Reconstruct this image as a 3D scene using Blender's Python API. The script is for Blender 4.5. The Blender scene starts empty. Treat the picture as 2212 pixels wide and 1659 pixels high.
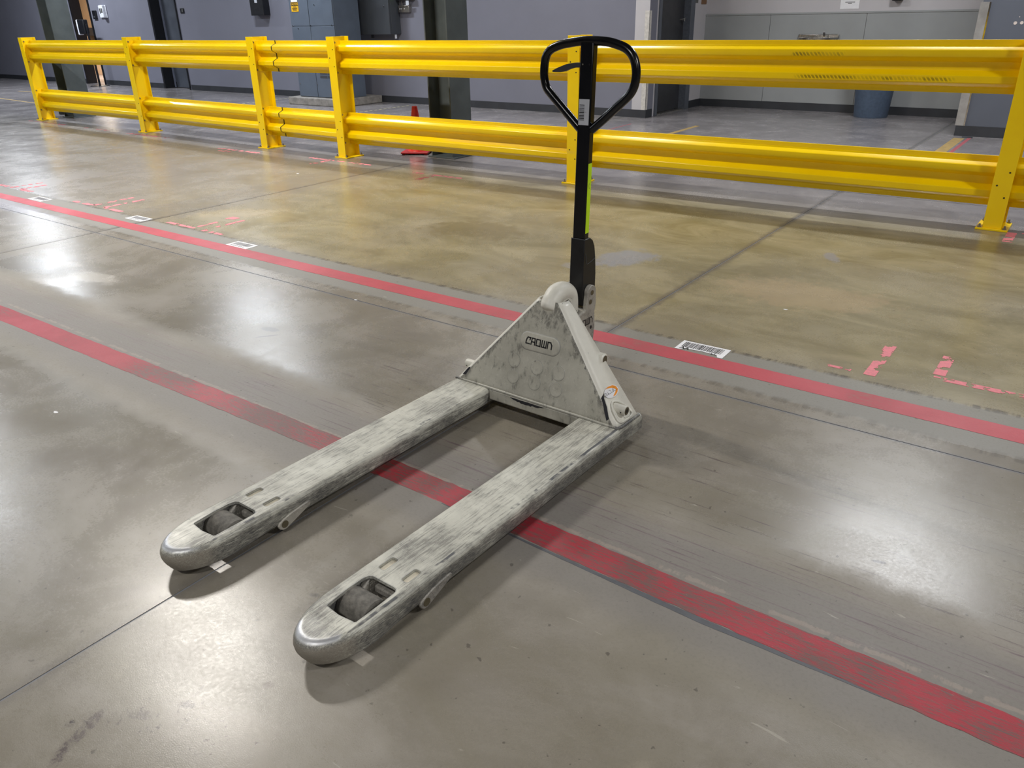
import bpy, bmesh, math, random
from mathutils import Vector, Matrix
random.seed(7)
sc = bpy.context.scene
COL = sc.collection
# ---------------------------------------------------------------- camera, world, exposure
FPX, PITCH, ROLL, YAW, HC = 1688.70, 0.44097451, -0.02219, -0.64547925, 1.26185
cy, sy = math.cos(YAW), math.sin(YAW)
fwd = Vector((sy*math.cos(PITCH), cy*math.cos(PITCH), -math.sin(PITCH)))
rgt = Vector((cy, -sy, 0)); upv = rgt.cross(fwd)
r2 = math.cos(ROLL)*rgt + math.sin(ROLL)*upv
u2 = -math.sin(ROLL)*rgt + math.cos(ROLL)*upv
cam_d = bpy.data.cameras.new('camera'); cam_d.sensor_width = 36; cam_d.sensor_fit = 'HORIZONTAL'
cam_d.lens = FPX/2212*36; cam_d.clip_start = .02; cam_d.clip_end = 200
cam = bpy.data.objects.new('camera', cam_d); COL.objects.link(cam)
cam.matrix_world = Matrix(((r2.x, u2.x, -fwd.x, 0), (r2.y, u2.y, -fwd.y, 0), (r2.z, u2.z, -fwd.z, HC), (0, 0, 0, 1)))
sc.camera = cam
w = bpy.data.worlds.new('world'); sc.world = w; w.use_nodes = True
w.node_tree.nodes['Background'].inputs[0].default_value = (.8, .86, 1, 1)
w.node_tree.nodes['Background'].inputs[1].default_value = .05
sc.view_settings.view_transform = 'Standard'; sc.view_settings.look = 'None'
sc.view_settings.gamma = 1; sc.view_settings.use_curve_mapping = False
sc.view_settings.exposure = .9
try: sc.cycles.use_denoising = True; sc.cycles.max_bounces = 6; sc.cycles.diffuse_bounces = 3; sc.cycles.glossy_bounces = 3
except Exception: pass
LAMP_H = 4.3
# ceiling lamps: x, y, watts, tone (cool 0 .. warm 1)
LAMPS = [(-.85, 7.6, 90, .25), (-6.0, 7.5, 60, .35), (-11.0, 7.5, 100, .0), (-18.6, 7.6, 140, 0),
         (-5.95, 2.82, 125, .7), (4.0, 2.8, 110, .4), (-11.1, 2.8, 60, .1), (-16.2, 2.8, 110, 0),  # weakest one here is unseen, added to brighten the fence front
         (-1.06, -2.3, 62, .5), (-11.16, -2.3, 90, 0), (4.0, -2.3, 30, .5)]

# ---------------------------------------------------------------- materials
def S(h):
    if isinstance(h, str): h = [int(h[i:i+2], 16) for i in (0, 2, 4)]
    return tuple(((c/255)/12.92 if c/255 <= .04045 else ((c/255+.055)/1.055)**2.4) for c in h) + (1,)
class N:
    def __init__(s, name):
        s.m = bpy.data.materials.new(name); s.m.use_nodes = True; s.t = s.m.node_tree
        s.p = s.t.nodes['Principled BSDF']
    def new(s, t, **k):
        n = s.t.nodes.new(t)
        for a, b in k.items(): setattr(n, a, b)
        return n
    def put(s, sock, v):
        if isinstance(v, bpy.types.NodeSocket): s.t.links.new(v, sock)
        elif v is not None: sock.default_value = v
    def M(s, op, a, b=None, c=None, clamp=False):
        n = s.new('ShaderNodeMath', operation=op, use_clamp=clamp)
        s.put(n.inputs[0], a)
        if b is not None: s.put(n.inputs[1], b)
        if c is not None: s.put(n.inputs[2], c)
        return n.outputs[0]
    def pos(s):
        return s.new('ShaderNodeNewGeometry').outputs['Position']
    def obj(s):
        return s.new('ShaderNodeTexCoord').outputs['Object']
    def scale(s, vec, sx, sy_, sz):
        n = s.new('ShaderNodeVectorMath', operation='MULTIPLY'); s.put(n.inputs[0], vec); n.inputs[1].default_value = (sx, sy_, sz)
        return n.outputs[0]
    def noise(s, vec, sc_, det=4, rough=.55, dist=0):
        n = s.new('ShaderNodeTexNoise'); s.put(n.inputs['Vector'], vec)
        n.inputs['Scale'].default_value = sc_; n.inputs['Detail'].default_value = det
        n.inputs['Roughness'].default_value = rough; n.inputs['Distortion'].default_value = dist
        return n.outputs[0]
    def xyz(s, vec):
        n = s.new('ShaderNodeSeparateXYZ'); s.put(n.inputs[0], vec); return n.outputs
    def ramp(s, f, lo, hi, a=0., b=1.):
        n = s.new('ShaderNodeMapRange'); n.interpolation_type = 'SMOOTHSTEP'; s.put(n.inputs[0], f)
        n.inputs[1].default_value = lo; n.inputs[2].default_value = hi; n.inputs[3].default_value = a; n.inputs[4].default_value = b
        return n.outputs[0]
    def mix(s, f, a, b):
        n = s.new('ShaderNodeMix', data_type='RGBA'); s.put(n.inputs[0], f); s.put(n.inputs[6], a); s.put(n.inputs[7], b)
        return n.outputs[2]
    def bump(s, h, strength=.1, dist=.01, normal=None):
        n = s.new('ShaderNodeBump'); n.inputs['Strength'].default_value = strength; n.inputs['Distance'].default_value = dist
        s.put(n.inputs['Height'], h); s.put(n.inputs['Normal'], normal) if normal else None
        s.t.links.new(n.outputs[0], s.p.inputs['Normal']); return n.outputs[0]
    def set(s, col=None, rough=None, metal=None, spec=None, coat=None):
        for k, v in (('Base Color', col), ('Roughness', rough), ('Metallic', metal), ('Specular IOR Level', spec), ('Coat Weight', coat)):
            if v is not None: s.put(s.p.inputs[k], v)
        return s.m
    def spot(s, X, Y, cx, cy_, rx, ry, rot, nz, soft=.35, amt=1.):
        dx = s.M('SUBTRACT', X, cx); dy = s.M('SUBTRACT', Y, cy_); c, q = math.cos(rot), math.sin(rot)
        a = s.M('ADD', s.M('MULTIPLY', dx, c/rx), s.M('MULTIPLY', dy, q/rx)); b = s.M('ADD', s.M('MULTIPLY', dx, -q/ry), s.M('MULTIPLY', dy, c/ry))
        d = s.M('SQRT', s.M('ADD', s.M('MULTIPLY', a, a), s.M('MULTIPLY', b, b)))
        d = s.M('ADD', d, s.M('MULTIPLY', s.M('SUBTRACT', nz, .5), 2.2))
        return s.ramp(d, 1-soft*.5, 1+soft*.5, amt, 0.)
    def band(s, V, a, b, soft, nz=None, k=0):
        if nz is not None: V = s.M('ADD', V, s.M('MULTIPLY', s.M('SUBTRACT', nz, .5), k))
        return s.M('MULTIPLY', s.ramp(V, a-soft, a+soft), s.ramp(V, b-soft, b+soft, 1., 0.))

def simple(name, col, rough=.5, metal=0, nscale=30, amt=.12, bump=0, spec=None, useobj=True):
    n = N(name); v = n.obj() if useobj else n.pos()
    nz = n.noise(v, nscale, 5, .6); c = S(col)
    dk = tuple(x*(1-amt) for x in c[:3]) + (1,); lt = tuple(min(1, x*(1+amt)) for x in c[:3]) + (1,)
    n.set(n.mix(n.ramp(nz, .3, .7), dk, lt), n.ramp(nz, .3, .7, rough*.88, min(1, rough*1.12)), metal, spec)
    if bump: n.bump(nz, bump, .003)
    return n.m

JX0, JY0 = -1.575, 2.485
def floor_mat():
    n = N('worn_sealed_concrete'); P = n.pos(); X, Y, Z = n.xyz(P)
    big = n.noise(P, .55, 5, .6, .3); mid = n.noise(P, 2.3, 8, .65, .4); fine = n.noise(P, 14, 8, .7); grain = n.noise(P, 120, 3, .6)
    smear = n.noise(n.scale(P, .75, 1.5, 1), 2.2, 9, .7, .8)
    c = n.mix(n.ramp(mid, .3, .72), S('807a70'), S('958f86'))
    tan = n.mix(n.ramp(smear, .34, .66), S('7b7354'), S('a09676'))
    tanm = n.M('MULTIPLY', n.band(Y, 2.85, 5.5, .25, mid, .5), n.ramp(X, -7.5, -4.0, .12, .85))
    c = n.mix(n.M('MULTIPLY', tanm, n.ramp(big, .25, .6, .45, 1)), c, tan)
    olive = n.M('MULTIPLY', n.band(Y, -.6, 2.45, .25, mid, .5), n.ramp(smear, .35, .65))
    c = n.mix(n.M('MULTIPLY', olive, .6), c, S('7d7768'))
    c = n.mix(n.ramp(X, -4.2, -7.5, 0., .55), c, S('8b898c'))  # greyer to the left: cool lamp glare put into the concrete colour
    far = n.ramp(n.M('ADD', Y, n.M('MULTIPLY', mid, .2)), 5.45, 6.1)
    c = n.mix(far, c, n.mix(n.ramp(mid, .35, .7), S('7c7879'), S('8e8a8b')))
    pale = n.ramp(smear, .62, .74)
    c = n.mix(n.M('MULTIPLY', pale, .25), c, S('b0a896'))
    # cleaner grey strips along both taped lines, with scuffed borders
    g1 = n.band(Y, 2.575, 2.885, .012, fine, .05)
    g2 = n.band(Y, 1.27, 1.63, .05, fine, .1)
    c = n.mix(n.M('MULTIPLY', g1, .8), c, S('82807a')); c = n.mix(n.M('MULTIPLY', g2, .7), c, S('7b7773'))
    e1 = n.M('MULTIPLY', n.M('MAXIMUM', n.band(Y, 2.875, 2.905, .006, fine, .02), n.M('MULTIPLY', n.band(Y, 2.545, 2.585, .01, fine, .05), .6)), n.ramp(n.noise(n.scale(P, 9, 1, 1), 3, 4, .7), .42, .6))
    c = n.mix(n.M('MULTIPLY', e1, .8), c, S('57534d'))
    c = n.mix(n.M('MULTIPLY', n.band(Y, 2.476, 2.494, .006), .35), c, S('666b78'))
    # stained zone round the long joints
    for jx in (JX0, -5.35):
        jm = n.M('MULTIPLY', n.band(X, jx-.022, jx+.022, .016, fine, .07), n.ramp(Y, 2.2, 2.9, .35, .75))
        c = n.mix(jm, c, S('615d59'))
    wide = n.M('MULTIPLY', n.band(X, -5.75, -5.2, .03, mid, .35), n.ramp(Y, 2.9, 3.1))
    c = n.mix(n.M('MULTIPLY', wide, .5), c, S('807c78'))
    # drag streaks beside the lower line
    st = n.noise(n.scale(P, 1.6, 46, 1), 2.2, 4, .65)
    stm = n.M('MULTIPLY', n.ramp(st, .585, .66), n.M('MULTIPLY', n.band(Y, 1.5, 2.25, .12, mid, .4), n.ramp(X, -2.9, -2.2)))
    c = n.mix(n.M('MULTIPLY', stm, .62), c, S('4f4347'))
    st2 = n.M('MULTIPLY', n.ramp(st, .5, .7), n.band(Y, 1.47, 1.68, .03, mid, .1))
    c = n.mix(n.M('MULTIPLY', st2, .45), c, S('77606a'))
    # curb of old line beside the lower tape
    crust = n.M('MULTIPLY', n.band(Y, 1.472, 1.486, .003, n.noise(P, 30, 6, .75), .03), n.ramp(n.noise(n.scale(P, 6, 1, 1), 2.2, 5, .7), .44, .52))
    c = n.mix(n.M('MULTIPLY', crust, .42), c, S('a5968a'))
    # bluish and dark spills, oil spots
    k = n.noise(P, 9, 6, .7, .5)
    brk = n.ramp(n.noise(P, 60, 5, .7, .5), .44, .56, .15, 1.)
    for cx, cy_, rx, ry, rot, col, amt in (
        (-2.07, 3.84, .13, .19, -.3, '8b8d94', .8), (-1.11, 4.47, .035, .09, .5, '8b8b90', .8), (-2.24, 3.55, .07, .05, 0, '8b8d94', .6),
        (-1.357, .365, .06, .014, -1.25, '544a4a', .8), (-1.335, .31, .04, .012, -1.0, '544a4a', .7), (-1.397, .364, .013, .010, 0, '3a3233', .95), (-1.30, .46, .03, .01, .5, '4a4141', .6), (-1.375, .383, .008, .004, 0, '3a3233', .8), (-1.246, .53, .015, .009, .4, '3a3233', .95), (-1.26, .565, .016, .003, 1.9, '463c3c', .8),
        (-1.153, .658, .011, .010, 0, '6c6259', .9), (-2.86, 1.99, .045, .02, .2, '504c4c', .6), (-2.80, 1.93, .05, .006, .9, '504c4c', .6),
        (-.22, 1.81, .016, .006, .3, '4f4a47', .95), (-1.294, .904, .016, .008, .4, '5b5652', .7),
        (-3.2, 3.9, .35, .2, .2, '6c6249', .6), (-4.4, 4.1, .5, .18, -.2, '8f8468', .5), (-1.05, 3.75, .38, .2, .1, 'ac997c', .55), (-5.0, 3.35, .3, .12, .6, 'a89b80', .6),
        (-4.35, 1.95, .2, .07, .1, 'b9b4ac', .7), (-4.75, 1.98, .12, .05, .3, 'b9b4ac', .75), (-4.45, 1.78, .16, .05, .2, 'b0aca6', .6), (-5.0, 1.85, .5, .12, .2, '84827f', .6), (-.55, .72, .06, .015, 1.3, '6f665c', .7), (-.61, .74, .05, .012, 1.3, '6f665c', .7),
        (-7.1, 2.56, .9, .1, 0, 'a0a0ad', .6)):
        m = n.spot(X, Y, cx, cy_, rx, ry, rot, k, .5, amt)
        if cy_ < .6 and cx < -1.1: m = n.M('MULTIPLY', m, brk)
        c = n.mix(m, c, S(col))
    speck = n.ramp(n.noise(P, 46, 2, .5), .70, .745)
    sp2 = n.M('MULTIPLY', n.ramp(n.noise(n.scale(P, 1, 1, 1), 75, 3, .6, .6), .60, .66), n.spot(X, Y, -1.25, .48, .13, .05, .35, k, .8, 1.))
    c = n.mix(n.M('MULTIPLY', sp2, .8), c, S('463e3e'))
    c = n.mix(n.M('MULTIPLY', speck, .6), c, S('4a4540'))
    lscr = n.ramp(n.noise(n.scale(P, 3, 22, 1), 3.1, 3, .6, .7), .70, .73)
    c = n.mix(n.M('MULTIPLY', lscr, .4), c, S('b9b4a8'))
    c = n.mix(n.M('MULTIPLY', n.M('SUBTRACT', grain, .5), .5), c, S('3c3833'))
    r = n.ramp(mid, .3, .7, .225, .32)
    r = n.M('ADD', r, n.M('MULTIPLY', g1, .22)); r = n.M('ADD', r, n.M('MULTIPLY', n.band(Y, 1.2, 1.72, .06, fine, .12), .24)); r = n.M('SUBTRACT', r, n.M('MULTIPLY', n.ramp(Y, 3.2, 5, 0, 1), .04))
    r = n.M('ADD', r, n.M('MULTIPLY', n.M('SUBTRACT', grain, .5), .16))
    n.set(c, r, 0, .47)
    n.bump(n.M('ADD', n.M('MULTIPLY', fine, .25), n.M('MULTIPLY', n.noise(P, 420, 3, .6), .3)), .16, .003)
    return n.m

def jack_paint(name, streak, wear, base='c9c8bd', tone='a5a49a', edge=True, side=0., nose=False, plate=False):
    """chipped off-white enamel; streak scales the scratches along an axis"""
    n = N(name); P = n.obj(); X, Y, Z = n.xyz(P)
    a = n.noise(n.scale(P, *streak), 2.4, 8, .72, .3); b = n.noise(P, 7, 6, .62, .3); d = n.noise(P, 55, 4, .65)
    f = n.noise(n.scale(P, *[q*2.2 for q in streak]), 4, 5, .7)
    c = n.mix(n.ramp(b, .3, .7), S(base), S(tone))
    lvl = n.M('ADD', n.M('MULTIPLY', n.M('SUBTRACT', b, .5), .5), wear)
    if side:
        lvl = n.M('ADD', lvl, n.ramp(Z, .083, .06, 0., side))
        lvl = n.M('ADD', lvl, n.ramp(Y, -.85, -1.1, 0., side*.5))
    if plate:
        hw = n.M('SUBTRACT', .332, n.M('MULTIPLY', n.M('SUBTRACT', Z, .085), .8716)); e = n.M('SUBTRACT', hw, n.M('ABSOLUTE', n.M('SUBTRACT', X, .002)))
        lvl = n.M('ADD', lvl, n.ramp(n.M('ADD', e, n.M('MULTIPLY', n.M('SUBTRACT', b, .5), .05)), .0, .045, .2, 0.))
        lvl = n.M('ADD', lvl, n.spot(X, Z, .0, .36, .05, .035, 0, b, 1., .12))
    sc1 = n.ramp(n.M('ADD', a, lvl), .50, .68)
    c = n.mix(n.M('MULTIPLY', sc1, .72), c, S('716f69'))
    sc2 = n.ramp(n.M('ADD', f, n.M('MULTIPLY', lvl, .95)), .65, .73)
    c = n.mix(n.M('MULTIPLY', sc2, .8), c, S('3f3f43'))
    sc3 = n.ramp(n.M('SUBTRACT', n.noise(n.scale(P, *[q*1.4 for q in streak]), 5, 5, .7), n.M('MULTIPLY', lvl, .3)), .60, .68)
    c = n.mix(n.M('MULTIPLY', sc3, .5), c, S('dcdad0'))
    c = n.mix(n.ramp(d, .70, .76), c, S('45423d'))
    rough = n.ramp(b, .3, .7, .33, .5); metal = None
    if edge:
        bv = n.new('ShaderNodeBevel', samples=4); bv.inputs[0].default_value = .006
        dt = n.new('ShaderNodeVectorMath', operation='DOT_PRODUCT'); n.t.links.new(bv.outputs[0], dt.inputs[0])
        n.t.links.new(n.new('ShaderNodeNewGeometry').outputs['Normal'], dt.inputs[1])
        em = n.ramp(n.M('ADD', dt.outputs['Value'], n.M('MULTIPLY', n.M('SUBTRACT', d, .5), .06)), .99, .95)
        c = n.mix(n.M('MULTIPLY', em, .6), c, S('66686c'))
    if nose:
        q = n.noise(n.scale(P, 3, 1, 1), 9, 4, .6)
        nm = n.M('MULTIPLY', n.ramp(n.M('ADD', Y, n.M('MULTIPLY', n.M('SUBTRACT', q, .5), .1)), -1.11, -1.14), n.ramp(Z, .0835, .076, 1., 0.))
        nm = n.M('MULTIPLY', nm, n.ramp(Z, .0842, .0856, 1., .12))
        ux = n.M('ABSOLUTE', n.M('SUBTRACT', n.M('ABSOLUTE', n.M('SUBTRACT', X, .005)), .2625))
        dk = n.M('MULTIPLY', n.band(ux, .062, .0705, .001, q, .01), n.ramp(Z, .083, .0848)); dk = n.M('MULTIPLY', dk, n.ramp(n.noise(n.scale(P, 1, 1, 1), 5, 4, .7), .50, .56))
        dk = n.M('MULTIPLY', dk, n.ramp(n.M('SUBTRACT', X, n.M('MULTIPLY', n.ramp(X, -.1, .1), .5225)), -.2575, -.2475))
        c = n.mix(n.M('MULTIPLY', dk, .85), c, S('3c3e47'))
        c = n.mix(nm, c, S('dcdee2')); metal = n.M('MULTIPLY', nm, .75); rough = n.mix(nm, rough, (.3, .3, .3, 1))
        low = n.M('MULTIPLY', n.ramp(Y, -1.07, -1.12), n.ramp(Z, .078, .066))
        pit = n.noise(n.scale(P, 1, 1, 2.2), 75, 7, .8, 1.2)
        c = n.mix(n.M('MULTIPLY', low, n.ramp(pit, .52, .58, 0., .75)), c, S('4f4b47')); c = n.mix(n.M('MULTIPLY', low, .45), c, S('b8af9f'))
    n.set(c, rough, metal, .5)
    h = n.M('ADD', a, n.M('MULTIPLY', d, .6))
    if nose: h = n.M('ADD', h, n.M('MULTIPLY', n.M('MULTIPLY', low, pit), 2.5))
    n.bump(h, .35, .002); return n.m

def yellow_mat():
    n = N('glossy_safety_yellow'); P = n.pos(); X, Y, Z = n.xyz(P)
    b = n.noise(P, 5, 5, .6); f = n.noise(n.scale(P, 2, 2, 60), 2, 4, .6)
    c = n.mix(n.ramp(b, .3, .7), S('fbd200'), S('ffd800'))
    c = n.mix(n.M('MULTIPLY', n.ramp(f, .74, .8), .12), c, S('a77f10'))
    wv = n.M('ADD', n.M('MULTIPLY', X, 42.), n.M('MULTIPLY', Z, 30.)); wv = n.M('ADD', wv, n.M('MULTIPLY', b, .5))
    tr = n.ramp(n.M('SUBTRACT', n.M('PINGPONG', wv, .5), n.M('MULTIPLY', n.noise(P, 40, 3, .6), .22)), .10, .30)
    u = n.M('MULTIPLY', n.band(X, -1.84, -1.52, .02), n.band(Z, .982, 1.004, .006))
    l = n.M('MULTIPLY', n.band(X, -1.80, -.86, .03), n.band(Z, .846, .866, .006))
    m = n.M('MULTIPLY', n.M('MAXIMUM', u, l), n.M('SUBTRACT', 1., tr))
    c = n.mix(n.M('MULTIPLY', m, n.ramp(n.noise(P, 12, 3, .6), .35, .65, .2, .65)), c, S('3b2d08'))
    sc4 = n.M('MULTIPLY', n.band(X, -4.9, -3.5, .1), n.band(Z, .24, .262, .006, f, .02))
    c = n.mix(n.M('MULTIPLY', sc4, .35), c, S('d6b070'))
    n.set(c, .3, 0, .5, .25); n.p.inputs['Coat Roughness'].default_value = .15
    return n.m

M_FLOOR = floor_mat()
M_SEAL = simple('joint_sealant', '787b83', .45)
M_YEL = yellow_mat()
M_STEELBOLT = simple('zinc_bolt', '9b968a', .35, .8)
M_HOLE = simple('dark_hole', '3a2c08', .7)
def tape_mat(name, col, wearcol, wear, xs, seed=0):
    n = N(name); P = n.pos(); X, Y, Z = n.xyz(P)
    a = n.noise(n.scale(P, 5, 55, 1), 3.5, 7, .8, .4); b = n.noise(P, 3, 4, .6); g = n.noise(P, 90, 4, .7)
    lv = n.M('ADD', n.M('MULTIPLY', n.M('SUBTRACT', b, .5), .5), n.ramp(X, xs, xs+1.0, 0., wear))
    c = n.mix(n.ramp(b, .3, .7), S(col), tuple(v*.82 for v in S(col)[:3])+(1,))
    c = n.mix(n.ramp(n.M('ADD', a, lv), .57, .68), c, S(wearcol))
    c = n.mix(n.M('MULTIPLY', n.ramp(g, .66, .74), wear*2.2), c, S('d98c88'))
    n.set(c, n.ramp(b, .3, .7, .38, .5), 0, .45); n.bump(n.M('ADD', a, g), .5, .0012); return n.m
M_TAPE1 = tape_mat('red_line_tape', 'bd4b57', '97655f', .0, -99)
M_TAPE2 = tape_mat('worn_red_line_tape', 'a92f3d', '6e5350', .13, -3.4)
M_PINK = simple('pink_tape_scraps', 'dd7d86', .6, 0, 60, .15)
M_FORK = jack_paint('worn_fork_enamel', (85, 5.5, 85), .03, base='d2d1c5', tone='adaca2', side=.14, nose=True)
M_BODY = jack_paint('scuffed_frame_enamel', (22, 22, 9), -.02, base='c9c7bb', tone='adab9f', plate=True)
M_WHITE = jack_paint('white_frame_enamel', (30, 18, 9), -.10, base='e6e4da', tone='dad8cd', edge=False)
M_GREYC = jack_paint('grimy_cast_enamel', (20, 20, 20), .03, base='b4b0a5', tone='94908a', edge=False)
M_BLACK = simple('gloss_black_enamel', '0c0d10', .22, 0, 20, .2)
M_BLACKM = simple('satin_black_plastic', '17181b', .42, 0, 40, .2)
M_LEVER = simple('dark_grey_plastic', '3a3b40', .5)
M_PRINT = simple('black_print', '1d1d20', .5)
M_WHEEL = simple('worn_polyurethane', '6c6963', .8, 0, 60, .35, .6)
M_RUB = simple('black_rubber', '1b1b1c', .6)
M_PIN = simple('dull_brass_pin', '6d6653', .4, .6)
M_HYDRO = simple('pump_casting', '4a4a4a', .5)
M_LIME = simple('lime_reflective_tape', 'cdf713', .5, 0, 30, .03)
M_LIME.node_tree.nodes['Principled BSDF'].inputs['Specular IOR Level'].default_value = .6
M_LABEL = simple('white_label_paper', 'e9e9ec', .5, 0, 30, .03)
M_FAINT = simple('faded_print', '77777b', .5)
M_LABEL2 = simple('silver_label', 'c6cad3', .4, 0, 30, .05)
M_ORANGE = simple('orange_ink', 'f0962c', .5)
M_GREYINK = simple('grey_ink', '5a5a58', .5)
M_PALE = simple('pale_plastic', 'd3ccba', .5)
M_WALL = simple('grey_wall_paint', '777884', .75, 0, 3, .03, 0, .3, False)
M_WALLR = simple('blue_grey_wall_paint', '5b5f69', .75, 0, 3, .04, 0, .3, False)
M_BASE = simple('charcoal_vinyl_base', '303237', .55, 0, 9, .1)
M_ALC = simple('white_wall_paint', 'bcb9bc', .7, 0, 2, .03)
M_PANEL = simple('light_grey_wall_panel', '96999a', .5, 0, 2, .04)
M_COLUMN = simple('dark_green_grey_column_paint', '4d5456', .5, 0, 6, .12, 0, None, False)
M_CAB = simple('blue_grey_cabinet_paint', '586270', .45, 0, 5, .06)
M_DKGREY = simple('dark_grey_enclosure', '3f4349', .5, 0, 5, .06)
M_DOOR = simple('dark_grey_door', '464b54', .5, 0, 4, .1)
M_DBLACK = simple('black_door_frame', '101218', .5)
def stain_door():
    n = N('stained_steel_door'); P = n.obj(); X, Y, Z = n.xyz(P); b = n.noise(P, 6, 6, .65)
    c = n.mix(n.ramp(b, .3, .7), S('2f3033'), S('3a3b3f'))
    c = n.mix(n.spot(Y, Z, .42, 1.08, .07, .16, 0, b, .4, .8), c, S('42271d')); c = n.mix(n.spot(Y, Z, .60, 1.1, .05, .22, 0, b, .3, .8), c, S('3d2218'))
    return n.set(c, .4)
M_SDOOR = stain_door()
M_SS = simple('stainless_steel', 'a9a6a2', .28, .9, 8, .2)
M_CHROME = simple('chrome', 'd8d8d8', .12, 1)
M_WPLAST = simple('white_plastic', 'e8ebf5', .4)
M_TAN = simple('tan_wall_board', '9c8468', .6)
M_TAN2 = simple('pale_tan_door', 'b79b80', .6)
M_PAD = simple('rough_concrete_pad', '85817c', .9, 0, 14, .25, .5)
M_CONE = simple('red_orange_cone_plastic', 'dc3326', .45)
M_CONEB = simple('dark_red_cone_base', 'a31d22', .5)
M_BIN = simple('slate_blue_bin_plastic', '4c5b70', .5)
M_CAUT = simple('caution_yellow', 'e3b012', .5)
M_BROWN = simple('brown_board', '7b5d43', .7)
M_FLINE = simple('faded_ochre_line', 'a38a58', .6, 0, 20, .2)
M_RLINE = simple('faded_red_line', 'a0545c', .6, 0, 20, .2)
M_HAZ = simple('pale_yellow_line', 'b7b28c', .6)
M_CEIL = simple('grey_ceiling_deck', '55585c', .8)
def emis(name, col, st):
    n = N(name); n.set(S('ffffff'), .5); n.p.inputs['Emission Color'].default_value = col; n.p.inputs['Emission Strength'].default_value = st; return n.m
M_GLOW = emis('lamp_diffuser', (1, .97, .92, 1), 9)

# ---------------------------------------------------------------- mesh helpers
class MB:
    def __init__(s): s.bm = bmesh.new()
    def face(s, vs):
        try: s.bm.faces.new(vs)
        except ValueError: pass
    def box(s, x0, x1, y0, y1, z0, z1, mt=None):
        v = [s.bm.verts.new(Vector(p) if mt is None else mt @ Vector(p)) for p in ((x0,y0,z0),(x1,y0,z0),(x1,y1,z0),(x0,y1,z0),(x0,y0,z1),(x1,y0,z1),(x1,y1,z1),(x0,y1,z1))]
        for f in ((0,3,2,1),(4,5,6,7),(0,1,5,4),(1,2,6,5),(2,3,7,6),(3,0,4,7)): s.face([v[i] for i in f])
        return s
    def loft(s, rings, cap=True, closed=True):
        R = [[s.bm.verts.new(p) for p in r] for r in rings]; n = len(R[0])
        for a, b in zip(R, R[1:]):
            for i in range(n if closed else n-1): s.face([a[i], a[(i+1) % n], b[(i+1) % n], b[i]])
        if cap: s.face(R[0][::-1]); s.face(R[-1])
        return s
    def prism(s, poly, axis, a, b):
        """poly: 2D points in the plane of the other two axes; extruded a..b along axis"""
        def P(q, t):
            return {'x': (t, q[0], q[1]), 'y': (q[0], t, q[1]), 'z': (q[0], q[1], t)}[axis]
        return s.loft([[P(q, a) for q in poly], [P(q, b) for q in poly]])
    def cyl(s, p0, p1, r0, r1=None, seg=20, cap=True):
        p0, p1 = Vector(p0), Vector(p1); r1 = r0 if r1 is None else r1; d = (p1-p0).normalized()
        a = d.orthogonal().normalized(); b = d.cross(a)
        ring = lambda c, r: [c + r*(math.cos(t)*a+math.sin(t)*b) for t in [2*math.pi*i/seg for i in range(seg)]]
        return s.loft([ring(p0, r0), ring(p1, r1)], cap)
    def tube(s, pts, r, seg=14, closed=False):
        pts = [Vector(p) for p in pts]; n = len(pts); rings = []; prev = None
        for i, p in enumerate(pts):
            if closed: t = pts[(i+1) % n]-pts[i-1]
            else: t = pts[min(i+1, n-1)]-pts[max(i-1, 0)]
            t.normalize(); a = (prev - t*prev.dot(t)).normalized() if prev is not None else t.orthogonal().normalized()
            prev = a; b = t.cross(a); rr = r[i] if isinstance(r, (list, tuple)) else r
            rings.append([p + rr*(math.cos(k)*a+math.sin(k)*b) for k in [2*math.pi*j/seg for j in range(seg)]])
        if closed:
            R = [[s.bm.verts.new(p) for p in q] for q in rings]
            # align seam
            for i in range(n):
                A, B = R[i], R[(i+1) % n]
                o = 0 if i < n-1 else min(range(seg), key=lambda k: (A[0].co-B[k].co).length)
                for j in range(seg): s.face([A[j], A[(j+1) % seg], B[(j+1+o) % seg], B[(j+o) % seg]])
        else: s.loft(rings)
        return s
    def lathe(s, prof, c=(0, 0, 0), seg=32):
        c = Vector(c); return s.loft([[c+Vector((r*math.cos(t), r*math.sin(t), z)) for t in [2*math.pi*i/seg for i in range(seg)]] for r, z in prof])
    def build(s, name, mat, parent=None, bevel=0, seg=2, smooth=40, loc=None, rot=None, solid=0, solid_off=0):
        bmesh.ops.recalc_face_normals(s.bm, faces=s.bm.faces)
        me = bpy.data.meshes.new(name); s.bm.to_mesh(me); s.bm.free()
        me.materials.append(mat)
        if smooth: me.polygons.foreach_set('use_smooth', [True]*len(me.polygons)); me.set_sharp_from_angle(angle=math.radians(smooth))
        o = bpy.data.objects.new(name, me); COL.objects.link(o)
        if parent: o.parent = parent
        if loc is not None: o.location = loc
        if rot is not None: o.rotation_euler = rot if not isinstance(rot, (int, float)) else (0, 0, rot)
        if solid:
            q = o.modifiers.new('solid', 'SOLIDIFY'); q.thickness = solid; q.offset = solid_off
        if bevel:
            q = o.modifiers.new('bevel', 'BEVEL'); q.width = bevel; q.segments = seg; q.limit_method = 'ANGLE'; q.angle_limit = math.radians(35)
            q.harden_normals = False
        return o
def smoothpath(pts, k=6, closed=False):
    P = [Vector(p) for p in pts]; n = len(P); out = []
    for i in range(n if closed else n-1):
        p0, p1, p2, p3 = (P[(i-1) % n] if closed or i else P[0]*2-P[1]), P[i], P[(i+1) % n], (P[(i+2) % n] if closed or i+2 < n else P[-1]*2-P[-2])
        for j in range(k):
            t = j/k; out.append(.5*((2*p1)+(p2-p0)*t+(2*p0-5*p1+4*p2-p3)*t*t+(3*p1-p0-3*p2+p3)*t**3))
    if not closed: out.append(P[-1])
    return out
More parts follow.
